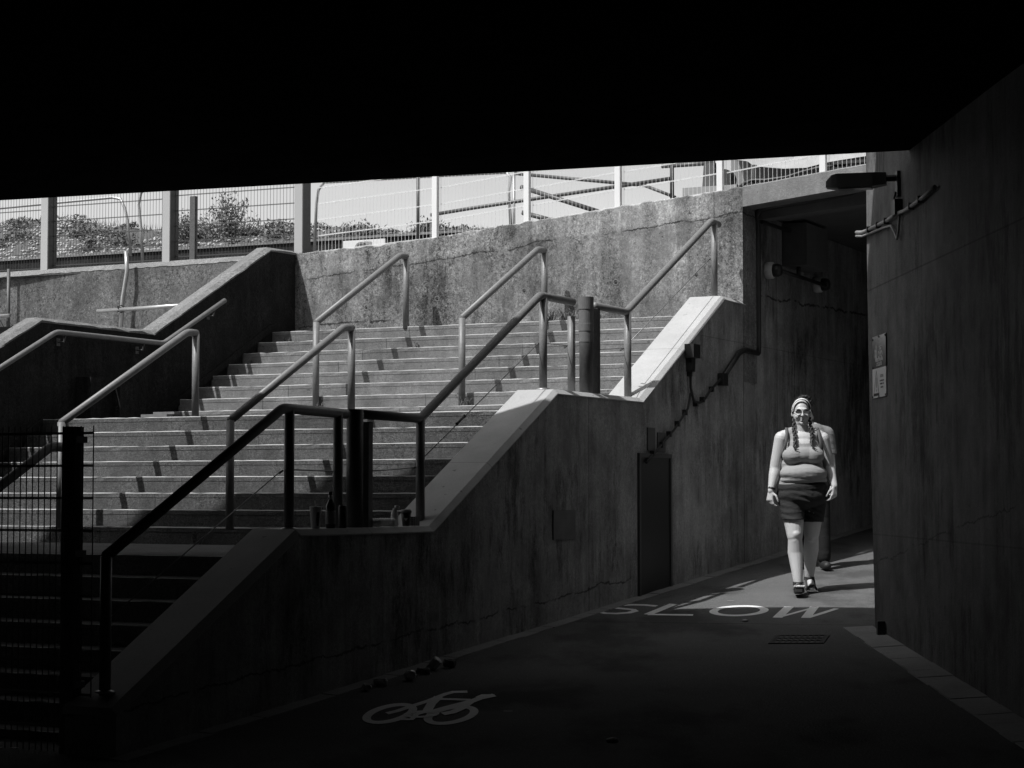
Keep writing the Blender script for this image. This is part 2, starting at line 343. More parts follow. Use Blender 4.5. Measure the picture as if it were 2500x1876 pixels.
# continuation of the wall into the underpass
up = thing('pedestrian_underpass', W(25, -5, -1), 'dark pedestrian underpass opening beside the stairs', 'underpass')
bm = bm_(); box(bm, 21.243, 46, -8.4, -7.60, -2.4, 3.105); fin('side_wall', bm, mCheek, up)
bm = bm_(); box(bm, 21.6, 46, -2.2, -1.6, -2.4, 3.9); fin('side_wall', bm, mTun, up)
bm = bm_(); hexa(bm, [W(21.55, -7.6, 3.11), W(46, -7.6, 3.11), W(46, -1.6, 3.60), W(21.45, -1.6, 3.60), W(21.55, -7.6, 3.25), W(46, -7.6, 3.25), W(46, -1.6, 3.75), W(21.45, -1.6, 3.75)]); fin('ceiling', bm, mTun, up)
bm = bm_(); box(bm, 46, 46.5, -8.4, -1.6, -2.4, 3.9); fin('end_wall', bm, mTun, up)
# doorway panel, notice board plate
dr = thing('service_door', W(18.58, -7.59, -.93), 'narrow dark metal service door set in the concrete wall by the path', 'door')
bm = bm_(); box(bm, 18.20, 18.96, -7.597, -7.588, -1.05, .33); fin('door_leaf', bm, plain('door_paint', .022, .45, 0, .3, 3), dr)
bm = bm_()
box(bm, 18.16, 18.20, -7.6, -7.575, -1.05, .37); box(bm, 18.96, 19.0, -7.6, -7.575, -1.05, .37); box(bm, 18.20, 18.96, -7.6, -7.575, .33, .37)
fin('door_frame', bm, plain('door_frame_paint', .07, .5), dr)
bm = bm_(); box(bm, 18.40, 18.58, -7.6, -7.585, .40, .62); box(bm, 18.66, 18.86, -7.6, -7.588, .39, .58); fin('notice_plate', bm, plain('dull_plate', .10, .6), dr)
bm = bm_(); box(bm, 16.24, 16.70, -7.6, -7.588, -.42, -.165); o = fin('access_hatch', bm, plain('hatch_metal', .14, .6, .2, .5, 6, .4)); tag(o, 'small square metal hatch plate low on the stair wall', 'hatch')

# ---------------------------------------------------------------- left stair wall
LW = [(9.9, -.35), (12.1, .60), (14.25, .60), (16.68, 1.786), (18.62, 1.787), (20.976, 2.973), (21.56, 2.985)]
lw = thing('stair_side_wall', W(16, -13.7, -1), 'dark stained concrete wall on the far left of the staircase, rough pale top edge', 'wall')
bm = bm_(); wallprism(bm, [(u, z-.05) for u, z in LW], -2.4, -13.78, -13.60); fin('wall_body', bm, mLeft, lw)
bm = bm_()
for (ua, za), (ub, zb) in zip(LW, LW[1:]):
    K = max(2, int((ub-ua)/.12))
    for q in range(K):
        u0, u1_ = ua+(ub-ua)*q/K, ua+(ub-ua)*(q+1)/K; z0, z1_ = za+(zb-za)*q/K, za+(zb-za)*(q+1)/K
        r0, r1_ = .006*math.sin(u0*37)+.005*math.sin(u0*91), .006*math.sin(u1_*37)+.005*math.sin(u1_*91)
        sec = lambda r: [(-13.80, -.05), (-13.80, .0), (-13.66, .004), (-13.593+r, -.030+r), (-13.595, -.05)]
        A = [bm.verts.new(W(u0, n, z0+dz)) for n, dz in sec(r0)]; B = [bm.verts.new(W(u1_, n, z1_+dz)) for n, dz in sec(r1_)]
        for j in range(5): bm.faces.new([A[j], B[j], B[(j+1) % 5], A[(j+1) % 5]])
bmesh.ops.remove_doubles(bm, verts=bm.verts, dist=.0005); fin('coping', bm, mCopeL, lw)
bm = bm_(); prism(bm, [(18.74, .80), (21.0, 1.96), (21.0, 2.04), (18.74, .90)], -13.60, -13.575); prism(bm, [(14.8, -.42), (16.75, .70), (16.75, .78), (14.8, -.32)], -13.60, -13.575)
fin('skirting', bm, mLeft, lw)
bm = bm_(); box(bm, 17.25, 17.62, -13.60, -13.40, .74, 1.20); box(bm, 17.62, 17.95, -13.60, -13.30, .74, 1.17)
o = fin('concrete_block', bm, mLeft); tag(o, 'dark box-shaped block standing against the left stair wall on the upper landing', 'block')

# ---------------------------------------------------------------- back retaining wall with lintel
P0, P1 = W(21.169, -7.6, 0), W(21.538, -13.6, 0)
DW = (P1-P0).normalized(); NW = Vector((-DW.y, DW.x, 0))
if NW.y < 0: NW = -NW
def WL(t, back, z): return P0+DW*t+NW*back+Vector((0, 0, z))     # t runs left along the wall face
def n_of(t): return WL(t, 0, 0).dot(EN)
bw_ = thing('retaining_wall', WL(3, .2, 1.6), 'tall stained concrete wall across the top of the stairs, cracked, with a lintel over the underpass', 'wall')
def wallmesh(ts, zb, zt, b0, b1, seed=1, rag=.012):
    bm = bm_(); random.seed(seed); F = []
    for t in ts:
        r = random.uniform(-rag, rag); F.append([bm.verts.new(WL(t, b0, zb(t))), bm.verts.new(WL(t, b0, zt(t)+r-.012)), bm.verts.new(WL(t, b0+.015, zt(t)+r)), bm.verts.new(WL(t, b1, zt(t)+r)), bm.verts.new(WL(t, b1, zb(t)))])
    for A, B in zip(F, F[1:]):
        for j in range(5): bm.faces.new([A[j], B[j], B[(j+1) % 5], A[(j+1) % 5]])
    bm.faces.new(F[0]); bm.faces.new(F[-1][::-1]); return bm
tt = lambda a_, b_, s: [a_+(b_-a_)*i/s for i in range(s+1)]
fin('wall_body', wallmesh(tt(0, 6.03, 90), lambda t: 1.2, lambda t: top(n_of(t))+.0, 0, .38), mBack, bw_)
fin('lintel', wallmesh(tt(-7.5, -.001, 60), lambda t: 3.124-.0942*t, lambda t: top(n_of(t)), 0, .36, 2, .004), mLintel, bw_)
bm = bm_(); hexa(bm, [WL(-7, .37, 3.50), WL(-.002, .37, 3.02), WL(-.002, .60, 3.02), WL(-7, .60, 3.50), WL(-7, .37, 3.9), WL(-.002, .37, 3.3), WL(-.002, .60, 3.3), WL(-7, .60, 3.9)]); fin('inner_beam', bm, mTun, bw_)
for i, (t, z) in enumerate([(4.95, 2.235), (3.94, 2.295), (2.75, 2.33), (1.56, 2.37), (.56, 2.40)]):
    bm = bm_(); lathe(bm, [(.035, 0), (.035, .003), (.026, .004), (.024, .001), (.013, .001), (.012, .004)], WL(t, .001, z), 20, -NW); fin('tie_hole_ring', bm, mFoot, bw_)
    bm = bm_(); lathe(bm, [(.011, 0), (.011, .0055)], WL(t, .0, z), 12, -NW); fin('hole_shade_disc', bm, mBlack, bw_)  # raised black disc stands in for the shade inside the hole
# left upper wall
ul = thing('retaining_wall', WL(10, .2, 1.6), 'long grey terrace wall with a pale sloping top behind the scaffold poles at left', 'wall')
bm = bm_(); hexa(bm, [WL(6.2, 0, 1.5), WL(22, 0, 1.5), WL(22, .36, 1.5), WL(6.2, .36, 1.5), WL(6.2, 0, 2.905), WL(22, 0, 2.945), WL(22, .36, 2.945), WL(6.2, .36, 2.905)]); fin('wall_body', bm, mUp, ul)
bm = bm_(); random.seed(5); F = []
for t in tt(6.2, 22, 160):
    r = random.uniform(-.007, .007); zf = 2.905+.04*(t-6.2)/15.8
    F.append([bm.verts.new(WL(t, -.006, zf+r)), bm.verts.new(WL(t, .10, zf+.078)), bm.verts.new(WL(t, .36, zf+.078)), bm.verts.new(WL(t, .36, zf)),])
for A, B in zip(F, F[1:]):
    for j in range(4): bm.faces.new([A[j], B[j], B[(j+1) % 4], A[(j+1) % 4]])
fin('coping', bm, mCopeL, ul)
bm = bm_(); hexa(bm, [WL(6.2, -.22, 1.70), WL(22, -.22, 1.70), WL(22, -.002, 1.70), WL(6.2, -.002, 1.70), WL(6.2, -.22, 2.09), WL(22, -.22, 2.09), WL(22, -.002, 2.11), WL(6.2, -.002, 2.11)]); fin('footing', bm, mCopeL, ul)

# ---------------------------------------------------------------- bridge deck, abutment and unseen light-blocking walls
br = thing('road_bridge', (0, 4, 2.4), 'black underside of the road bridge overhead', 'bridge')
def eY(x): return 15.56-.06*(x-3.04)
def eZ(x): return 2.476+.046*(x-.157)
def eT(x): return float(np.interp(x, [-16, -3.4, -2.8, -2.35, -1.6, -.9, -.3, 3], [5.85, 5.75, 5.40, 6.0, 5.95, 5.72, 5.42, 5.6]))  # top outline, hump included, shaped to set where the bridge's shadow falls
XS = [-16, -12, -8, -5, -3.4, -2.8, -2.35, -1.6, -.9, -.3, 1, 2, 3, 4, 6, 9, 13]
bm = bm_(); V = []
for x in XS: V.append([bm.verts.new(p) for p in ((x, eY(x), eZ(x)), (x, -14, eZ(x)+.25), (x, -14, eZ(x)+1.2), (x, eY(x)-.32, eZ(x)+1.2))])
for A, B in zip(V, V[1:]):
    bm.faces.new([A[0], B[0], B[1], A[1]]); bm.faces.new([A[1], B[1], B[2], A[2]]); bm.faces.new([A[2], B[2], B[3], A[3]]); bm.faces.new([A[3], B[3], B[0], A[0]])
for A in (V[0], V[-1]): bm.faces.new(A)
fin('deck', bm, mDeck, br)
bm = bm_(); V = []
for x in XS: V.append([bm.verts.new(p) for p in ((x, eY(x)+.004, eZ(x)+.012), (x, eY(x)+.004, eT(x)), (x, eY(x)-.30, eT(x)), (x, eY(x)-.30, eZ(x)+1.1))])
for A, B in zip(V, V[1:]):
    for j in range(4): bm.faces.new([A[j], A[(j+1) % 4], B[(j+1) % 4], B[j]])
for A in (V[0], V[-1]): bm.faces.new(A)
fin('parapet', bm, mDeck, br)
ab = thing('bridge_abutment', (4, 12, -1.4), 'dark concrete bridge abutment wall on the right, its left edge in the sun', 'wall')
def AB(s, off, z): # s along the face towards the far corner, off into the wall, z
    return Vector((3.18, 11.6, 0))+Vector((-.0353, .9994, 0))*s+Vector((.9994, .0353, 0))*off+Vector((0, 0, z))
bm = bm_()
zz = [-2.8, -1.11, .69, 1.83, 2.55, 2.9, 4.2]
def send(z): return float(np.interp(z, [-1.11, .69, 1.83, 2.88], [5.42, 5.56, 5.61, 5.62]))
cols = [(-27, 0, 0), (-8, 0, 0), (0, 0, 0), (3, 0, 0), (3.86, 0, 0), (0, 0, 1), (0, .012, 2), (0, .05, 3), (0, 3.4, 3)]
V = []
for s0, o_, k in cols: V.append([bm.verts.new(AB(s0 if k == 0 else send(z)-.07+[0, 0, .05, .07][k], o_, z)) for z in zz])
V.append([bm.verts.new(AB(-27, 4, z)) for z in zz])
for A, B in zip(V, V[1:]+V[:1]):
    for j in range(len(zz)-1): bm.faces.new([A[j], A[j+1], B[j+1], B[j]])
bm.faces.new([v[-1] for v in V]); bmesh.ops.triangulate(bm, faces=[f for f in bm.faces if len(f.verts) > 4])
# keep the part under the bridge below its soffit
for v in bm.verts:
    if v.co.y < 15.2 and v.co.z > eZ(v.co.x)-.01 and v.co.z < 5: v.co.z = eZ(v.co.x)+.02+.0*v.co.y
fin('wall_body', bm, mPillar, ab, smooth=False)
shade_wall = thing('bridge_abutment', (-9.3, 0, -2), 'unseen wall added to keep light out from under the bridge', 'wall')  # out of view, added to block light from the left side
bm = bm_(); hexa(bm, [(-9.4, -14, -2.6), (-8.9, -14, -2.6), (-8.9, 14.5, -2.6), (-9.4, 14.5, -2.6), (-9.4, -14, 2.30), (-8.9, -14, 2.30), (-8.9, 14.5, 2.06), (-9.4, 14.5, 2.06)]); fin('wall_body', bm, mDeck, shade_wall)
bm = bm_(); hexa(bm, [(-9.4, -14.6, -3.5), (5, -14.6, -3.5), (5, -14.02, -3.5), (-9.4, -14.02, -3.5), (-9.4, -14.6, 3.1), (5, -14.6, 3.1), (5, -14.02, 3.1), (-9.4, -14.02, 3.1)]); fin('end_wall', bm, mDeck, shade_wall)  # unseen rear wall, added to shut off light from behind

# ---------------------------------------------------------------- handrails
RR = .036
def rail(name, n, pts, posts, label, group='tubular steel handrails', r=RR, mat=None, base=True, stub=None):
    """pts: (u,z) of the top tube; posts: (u, ztop, zbottom)"""
    mat = mat or mTube
    p3 = [W(u, n, z) for u, z in pts]
    o = thing(name, W(posts[0][0], n, posts[0][2]) if posts else p3[0], label, 'handrail', group)
    path = [p3[0]]
    for i in range(1, len(p3)-1): path += bend(p3[i-1], p3[i], p3[i+1], .05, 3)
    path.append(p3[-1]); bm = bm_(); tube(bm, path, r, 16); fin('top_rail', bm, mat, o, True)
    for (u, zt, zb) in posts:
        bm = bm_(); tube(bm, [W(u, n, zb-.02), W(u, n, zt)], r, 16, True); q = fin('post', bm, mat, o, True)
        if base:
            bm = bm_(); lathe(bm, [(.062, -.004), (.062, .006), (.038, .014)], W(u, n, zb), 20); fin('collar', bm, mGalv, q, True)
    return o
rail('handrail', -7.77, [(10.17, -.393), (12.15, .584), (13.01, .572)], [(10.17, -.395, -1.22), (12.238, .58, -.264)], 'handrail on the lowest part of the side wall, entirely in shadow')
rail('handrail', -7.77, [(13.27, .578), (14.15, .575), (16.345, 1.737), (17.045, 1.737)], [(14.153, .58, -.266), (16.413, 1.73, .905)], 'handrail climbing the middle slope of the side wall, lit only at its top')
rail('handrail', -7.77, [(17.53, 1.744), (18.30, 1.743), (20.66, 2.916), (20.87, 2.90)], [(18.335, 1.76, .908), (20.735, 2.90, 2.094)], 'handrail on the topmost slope of the side wall, ending in a short stub')
rail('handrail', -11.80, [(14.772, .619), (16.708, 1.575), (16.86, 1.575)], [(14.772, .625, -.31), (16.85, 1.575, .741)], 'sunlit free-standing handrail on the middle flight, leftmost, its foot behind the mesh panel', base=False)
rail('handrail', -11.75, [(19.037, 1.841), (20.90, 2.772), (21.05, 2.768)], [(19.037, 1.845, .891), (21.04, 2.768, 1.941)], 'sunlit handrail on the top flight, nearer the left wall', base=False)
rail('handrail', -9.93, [(18.987, 1.818), (20.84, 2.742), (21.02, 2.742)], [(18.987, 1.82, .891), (21.01, 2.742, 1.941)], 'sunlit handrail on the top flight, nearer the right side wall, reaching highest on the wall', base=False)
rail('handrail', -9.93, [(14.70, .61), (16.585, 1.548), (16.735, 1.548)], [(14.70, .612, -.31), (16.725, 1.548, .741)], 'handrail on the middle flight half in shadow, foot hidden by the nearer black rail', base=False)
rail('handrail', -9.93, [(10.6, -.56), (12.313, .341), (12.50, .335)], [(10.6, -.56, -1.36), (12.49, .335, -.459)], 'black shadowed handrail of the bottom flight crossing behind the mesh panel', base=False)
# wall handrail on the left wall
lr = thing('wall_handrail', W(17, -13.5, 1.2), 'slim pale handrail bracketed to the dark left stair wall', 'handrail')
pts = [W(u, -13.5, z) for u, z in [(14.2, .38), (16.80, 1.642), (18.66, 1.645), (19.853, 2.224)]]
path = [pts[0]]+bend(pts[0], pts[1], pts[2], .06, 3)+bend(pts[1], pts[2], pts[3], .06, 3)+[pts[3]]
bm = bm_(); tube(bm, path, .028, 14); fin('rail', bm, mTube, lr, True)
for u, z in [(15.2, .86), (16.95, 1.64), (18.3, 1.64), (19.65, 2.12)]:
    bm = bm_(); tube(bm, [W(u, -13.6, z-.09), W(u, -13.52, z-.09), W(u, -13.5, z-.02)], .009, 8); box(bm, u-.03, u+.03, -13.6, -13.592, z-.13, z-.05); fin('bracket', bm, mTubeD, lr)
# steel columns standing on the side wall
def column(u0, u1_, zb, zt, n0, n1, label, cap=True):
    o = thing('steel_column', W((u0+u1_)/2, -7.75, zb), label, 'post', 'old gate columns on the side wall')
    cu = (u0+u1_)/2; rr = (u1_-u0)*.30
    bm = bm_(); tube(bm, [W(cu, (n0+n1)/2, zb-.02), W(cu, (n0+n1)/2, zt)], .063, 22); fin('shaft', bm, mTubeD if not cap else [mTubeD], o, True)
    if cap:
        bm = bm_(); lathe(bm, [(.066, 0), (.066, .10), (.070, .102), (.070, .17), (.067, .172), (.067, .30), (.072, .305), (.072, .418), (.060, .420), (.058, .405)], W(cu, (n0+n1)/2, zt-.42+.004), 24); fin('sleeve', bm, plain('sleeve_grey', .15, .6, 0, .3, 20, .2), o, False)
    bm = bm_(); box(bm, u1_-.012, u1_+.05, n0+.03, n1-.03, zb-.02, zt-.09); fin('flange', bm, mTubeD, o)
    return o
column(17.16, 17.44, .906, 1.80, -7.84, -7.66, 'dark round steel column with a paler sleeve on the upper level of the side wall')
column(13.03, 13.22, -.265, .61, -7.86, -7.66, 'black steel column in shadow on the lower level of the side wall beside the litter', False)
tagp = lambda u, zt, zb, lab: rail('steel_post', -7.77, [(u, zt-.01), (u+.001, zt)], [(u, zt, zb)], lab, 'old gate posts on the side wall', base=False)
tagp(17.017, 1.60, .906, 'sunlit round steel post just left of the sleeved column'); tagp(12.90, .585, -.265, 'black round post touching the lower column')
# wire ropes
def rope(pts, label, buckle=None):
    o = thing('wire_rope', W(pts[0][0], -7.81, pts[0][1]), label, 'wire', 'wire ropes between the rail posts')
    bm = bm_(); tube(bm, [W(u, -7.812, z) for u, z in pts], .0045, 6); fin('rope', bm, mCable, o, True)
    if buckle:
        a_, b_ = Vector((buckle[0], 0, buckle[1])), Vector((buckle[2], 0, buckle[3])); bm = bm_()
        A, B = W(buckle[0], -7.812, buckle[1]), W(buckle[2], -7.812, buckle[3]); tube(bm, [A, B], .011, 8)
        for q in (A, B): ico(bm, q, .018, 1)
        fin('turnbuckle', bm, mTubeD, o, True)
    for u, z in (pts[0], pts[-1]):
        bm = bm_(); tube(bm, [W(u-.0, -7.80, z), W(u+.04, -7.85, z-.015)], .008, 6); fin('eye_bolt', bm, mTubeD, o)
rope([(10.17, -.82), (12.2, .146)], 'thin wire rope sloping up beside the shadowed lowest rail')
rope([(12.27, .155), (12.9, .150)], 'short wire rope level above the cup and dark bottle')
rope([(13.28, .152), (13.7, .165), (14.12, .190)], 'sagging wire rope above the clear bottles', (13.28, .152, 13.42, .155))
rope([(14.18, .22), (16.40, 1.318)], 'taut wire rope with a turnbuckle along the middle slope', (14.85, .556, 14.98, .62))
rope([(16.45, 1.326), (17.0, 1.335)], 'short wire rope left of the sleeved column')
rope([(17.55, 1.33), (18.30, 1.390)], 'short wire rope right of the sleeved column')
rope([(18.37, 1.41), (20.70, 2.51)], 'thin wire rope beside the topmost sloping rail')

# ---------------------------------------------------------------- weldmesh fences
def panel(t0, t1, zb0, zb1, h, back, wf, r=.0028, sp=.05, hs=.2, top_spike=.03, ztop=None):
    bm = bm_(); k = int(abs(t1-t0)/sp)
    for i in range(k+1):
        t = t0+(t1-t0)*i/k; zb = zb0+(zb1-zb0)*i/k
        wire(bm, wf(t, back, zb), wf(t, back, zb+h+top_spike), r)
    j = 0
    while j*hs <= h+.001:
        for q in (-.004, .004): wire(bm, wf(t0, back-.004, zb0+h-j*hs+q), wf(t1, back-.004, zb1+h-j*hs+q), r*1.15)
        j += 1
    return bm
T_R = [4.14-.11, 2.80, 1.60, .32, -.90, -2.15, -3.4]      # right fence posts along the wall
def t_of(n): return (n+7.6)/(DW.dot(EN))
RT = [t_of(n) for n in (-13.42, -11.633, -10.371, -9.181, -7.915, -6.705, -5.5, -4.3)]
fr = thing('mesh_fence', WL(2, .12, 3.0), 'white weldmesh fence along the top of the back wall', 'fence')
for i, t in enumerate(RT):
    zb = top(n_of(t))-.03
    if i:
        bm = bm_(); obox(bm, WL(t, .12, zb+.62), DW*.034, NW*.03, Vector((0, 0, .64))); fin('fence_post', bm, mWhite, fr)
    if i < len(RT)-1:
        t2 = RT[i+1]; zb2 = top(n_of(t2))-.03
        fin('mesh_panel', panel(t-.05, t2+.05, zb+.05, zb2+.05, 1.2, .165, WL), mWireW, fr)
LT = [t_of(n) for n in (-13.62, -15.72, -17.81, -19.9)]
fl_ = thing('mesh_fence', WL(10, .2, 3.0), 'dark weldmesh fence with broad grey square posts on the terrace wall at left', 'fence')
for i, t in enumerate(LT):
    bm = bm_(); obox(bm, WL(t-.0, .185, 3.75), DW*.056, NW*.085, Vector((0, 0, .78))); fp = fin('fence_post', bm, mTubeD, fl_)  # dark body colour paints in the shaded sides of the post
    bm = bm_(); obox(bm, WL(t-.0, .09, 3.751), DW*.060, NW*.009, Vector((0, 0, .781))); fin('lit_front', bm, mPostG, fp)  # pale plate added as the post's sunlit front
    if i < len(LT)-1: fin('mesh_panel', panel(t+.06, LT[i+1]-.06, 2.97, 3.0, 1.05 if i else 1.45, .20, WL, r=.0032), mWireD, fl_)
bm = bm_(); obox(bm, WL(LT[1]-.36+.0, .2, 3.40), DW*.042, NW*.03, Vector((0, 0, .42))); fin('fence_post', bm, mTubeD, fl_)
# foreground panel closing the foot of the stairs
def WF(t, back, z): return W(10.15+back, t, z)
ff = thing('mesh_fence', W(10.15, -8.05, -1.68), 'black silhouetted weldmesh panel and post at the foot of the stairs, near left corner', 'fence')
bm = bm_(); box(bm, 10.10, 10.19, -8.06, -7.965, -1.85, .40); fin('fence_post', bm, mPaintPost, ff)
fin('mesh_panel', panel(-8.09, -9.9, -1.62, -1.62, 1.98, 0, WF, r=.0045, sp=.0475, top_spike=.045), mWireD, ff)
fin('mesh_panel', panel(-7.955, -7.86, -1.62, -1.62, 1.98, 0, WF, r=.0045, sp=.0475, top_spike=.045), mWireD, ff)
for z in (-1.2, -.4, .3):
    bm = bm_(); box(bm, 10.09, 10.2, -7.958, -7.945, z, z+.04); fin('clamp', bm, mTubeD, ff)

# ---------------------------------------------------------------- low wall, bank, plants behind the fence
lwl = thing('low_wall', W(24.3, -15, 2.9), 'low dark wall holding back the shingle bank behind the fence', 'wall')
bm = bm_(); hexa(bm, [W(24.15, -30, 2.6), W(24.4, -30, 2.6), W(24.4, -10.2, 2.6), W(24.15, -10.2, 2.6), W(24.15, -30, 3.46), W(24.4, -30, 3.46), W(24.4, -10.2, 3.46), W(24.15, -10.2, 3.46)]); fin('wall_body', bm, mLeft, lwl)
bm = bm_(); box(bm, 24.12, 24.43, -30, -10.2, 3.462, 3.495); fin('coping', bm, mCopeL, lwl)
random.seed(11); bm = bm_()
for i in range(6500):
    u = random.uniform(24.45, 26.9); n = random.uniform(-24, -11.0)
    if math.sin(n*1.7)+math.sin(u*2.1+n) + random.uniform(-.9, .9) < -.4: continue
    r = random.uniform(.012, .035); ico(bm, W(u, n, bankz(u, n)+r*.3), r, 1, .15, (1.2, 1.2, .7))
o = fin('shingle', bm, mPebble); tag(o, 'pale shingle pebbles scattered over the bank behind the fence', 'pebbles', kind='stuff')
def leafcloud(bm, c, rad, n, size, seed, flat=False):
    random.seed(seed)
    for i in range(n):
        d = Vector((random.gauss(0, 1), random.gauss(0, 1), random.gauss(0, 1))).normalized()*(random.random()**.45)
        p = Vector(c)+Vector((d.x*rad[0], d.y*rad[1], abs(d.z)*rad[2] if flat else d.z*rad[2]))
        s = size*random.uniform(.5, 1.3); a_ = Vector((random.gauss(0, 1), random.gauss(0, 1), random.gauss(0, .6))).normalized(); b_ = a_.orthogonal().normalized()*s*.4; a_ = a_*s
        bm.faces.new([bm.verts.new(p-a_), bm.verts.new(p-b_), bm.verts.new(p+a_), bm.verts.new(p+b_)])
bm = bm_(); random.seed(21)
for i in range(150):
    n = random.uniform(-24, -10.3); u = random.uniform(24.5, 27.0); z = bankz(u, n)
    r = random.uniform(.10, .30); leafcloud(bm, W(u, n, z+.02), (r, r, r*.45), int(110*r/.2), .035, 300+i, True)
for i in range(2600):
    n = random.uniform(-24, -10.0); u = random.uniform(24.5, 27.2)
    if math.sin(n*.9+u) < -.2: continue
    z = bankz(u, n); h = random.uniform(.05, .16); q = W(u, n, z); d = Vector((random.uniform(-.05, .05), random.uniform(-.05, .05), h)); s = Vector((.005, 0, 0)); bm.faces.new([bm.verts.new(q-s), bm.verts.new(q+s), bm.verts.new(q+d)])
o = fin('ground_cover', bm, mLeaf); tag(o, 'low dark weeds and grass growing over the shingle bank', 'weeds', kind='stuff')
def bush(c, rad, h, n, label, seed, mat=mLeafP):
    random.seed(seed); o = thing('bush', c, label, 'bush', 'bushes on the bank'); bm = bm_(); lf = bm_()
    for i in range(34):
        a_ = random.uniform(0, 6.28); rr = random.uniform(.1, 1)*rad; t = Vector(c)+Vector((math.cos(a_)*rr, math.sin(a_)*rr*.6, h*random.uniform(.5, 1.05)*(1-.5*(rr/rad)**2)))
        b = Vector(c)+Vector((math.cos(a_)*rr*.25, math.sin(a_)*rr*.2, -.05)); m = (b+t)/2+Vector((random.uniform(-.06, .06), 0, .05)); tube(bm, [b, m, t], .007, 5, False, .002)
        for k in range(n):
            f = random.uniform(.3, 1.02); p = b.lerp(t, f)+Vector([random.gauss(0, .05) for _ in range(3)]); s = random.uniform(.015, .035)
            d = Vector([random.gauss(0, 1) for _ in range(3)]).normalized(); e_ = d.orthogonal().normalized()*s*.45; d *= s
            lf.faces.new([lf.verts.new(p-d), lf.verts.new(p-e_), lf.verts.new(p+d), lf.verts.new(p+e_)])
    fin('stems', bm, mTwig, o); fin('leaves', lf, mat, o)
bush(W(25.5, -17.25, 3.66), .62, .78, 60, 'largest airy leafy bush on the bank, right of the middle grey post', 31)
bush(W(25.4, -18.0, 3.72), .38, .55, 50, 'smaller pale bush just left of the largest one, behind the grey post', 32)
bush(W(24.9, -14.6, 3.52), .40, .26, 45, 'low straggly bush at the right end of the bank beside the third grey post', 33, mLeaf)
bush(W(24.9, -13.5, 3.52), .35, .22, 40, 'lowest tuft of green behind the first white fence panel', 34, mLeaf)

# ---------------------------------------------------------------- scaffold tubes at left terrace
def pole(name, pts, r, label, cat='pole', group=None, mat=None):
    bm = bm_(); tube(bm, pts, r, 14); o = fin(name, bm, mat or mGalv, smooth=True); return tag(o, label, cat, group)
pole('scaffold_pole', [WL(8.70, -.14, 1.9), WL(8.66, -.14, 2.5), WL(8.60, -.13, 2.85), WL(8.62, -.13, 3.12)], .028, 'upright pale scaffold pole leaning in front of the terrace wall', group='scaffold poles on the terrace')
pole('scaffold_pole', [WL(9.03, -.20, 2.352), WL(7.2, -.20, 2.37)], .026, 'level pale scaffold pole lashed to the leaning upright', group='scaffold poles on the terrace')
pole('scaffold_pole', [WL(10.66, -.13, 1.8), WL(10.66, -.13, 3.0)], .024, 'dark upright pole at the left edge of the terrace', group='scaffold poles on the terrace', mat=mTubeD)
pole('scaffold_pole', [WL(10.55, -.22, 2.36), WL(12.5, -.22, 2.33)], .026, 'level pale pole at the left edge lashed to the dark upright', group='scaffold poles on the terrace')
bm = bm_()
for k in range(5): tube(bm, [WL(8.66+.03*math.cos(t), -.18+.05*math.sin(t)*1.0, 2.36+.012*k-.024+.03*math.sin(t+k)) for t in [i*.8 for i in range(9)]], .006, 6)
o = fin('lashing', bm, mBlack); tag(o, 'black cord lashing knotted round the crossing of the two pale poles', 'cord')
bk = thing('folded_tripod', WL(10.75, -.3, 1.8), 'tangle of dark struts and a white hoop under the pole at the far left edge', 'equipment')
bm = bm_(); tube(bm, [WL(10.86, -.25, 2.37), WL(10.86, -.25, 2.47), WL(10.83, -.25, 2.52), WL(10.79, -.25, 2.525)], .009, 8); fin('hoop', bm, mWhite, bk)
bm = bm_()
for a_, b_ in [((10.95, 2.30), (10.68, 2.28)), ((10.92, 2.28), (10.70, 1.9)), ((10.70, 2.30), (10.55, 2.10)), ((10.85, 2.25), (10.80, 1.8)), ((10.98, 2.2), (10.9, 1.8))]: tube(bm, [WL(a_[0], -.26, a_[1]), WL(b_[0], -.26, b_[1])], .018, 8)
fin('struts', bm, mBlack, bk)
# temporary site fences (tube frames) behind
def heras(pts, plane_u, label):
    pole('temporary_fence_frame', [W(plane_u, n, z) for n, z in pts], .02, label, 'fence', 'temporary fence frames')
for nm in range(1):
    heras([(-23, 4.09), (-19.86, 4.12), (-17.76, 4.149), (-17.62, 4.12), (-17.54, 3.98), (-17.49, 3.80), (-17.43, 3.3)], 23.3, 'long bent-topped tube frame behind the left fence, curving down near the dark thin post')
    heras([(-17.20, 4.30), (-17.34, 4.20), (-17.374, 4.04), (-17.33, 3.69), (-17.29, 3.1)], 23.4, 'bent upright tube beside the dark thin fence post')
    heras([(-14.75, 4.19), (-14.66, 4.10), (-14.61, 3.97), (-14.55, 3.1)], 23.4, 'short bent tube just right of the third broad post')
    heras([(-14.48, 3.1), (-14.45, 3.86), (-14.42, 4.05), (-14.33, 4.15), (-12.77, 4.122), (-11.60, 4.095), (-11.54, 4.03), (-11.56, 3.83), (-11.52, 3.1)], 23.4, 'wide tube frame behind the first white fence panels')
P_ = lambda L: [W(23.4, n, z) for n, z in L]
def tb(L, r, label, mat=None): pole('scaffold_tube', P_(L), r, label, 'tube', 'tubes behind the white fence', mat or mTubeD)
tb([(-11.49, 4.09), (-11.49, 3.1)], .018, 'upright tube behind the second white post', mGalv)
tb([(-12.889, 4.3), (-12.887, 3.1)], .024, 'dark upright tube behind the first long white panel')
tb([(-11.483, 4.071), (-9.70, 3.80)], .022, 'uppermost tube sloping down to the right behind the fence')
tb([(-11.389, 3.89), (-10.287, 3.50)], .030, 'thick tube sloping down steeply to the right, crossing the long one')
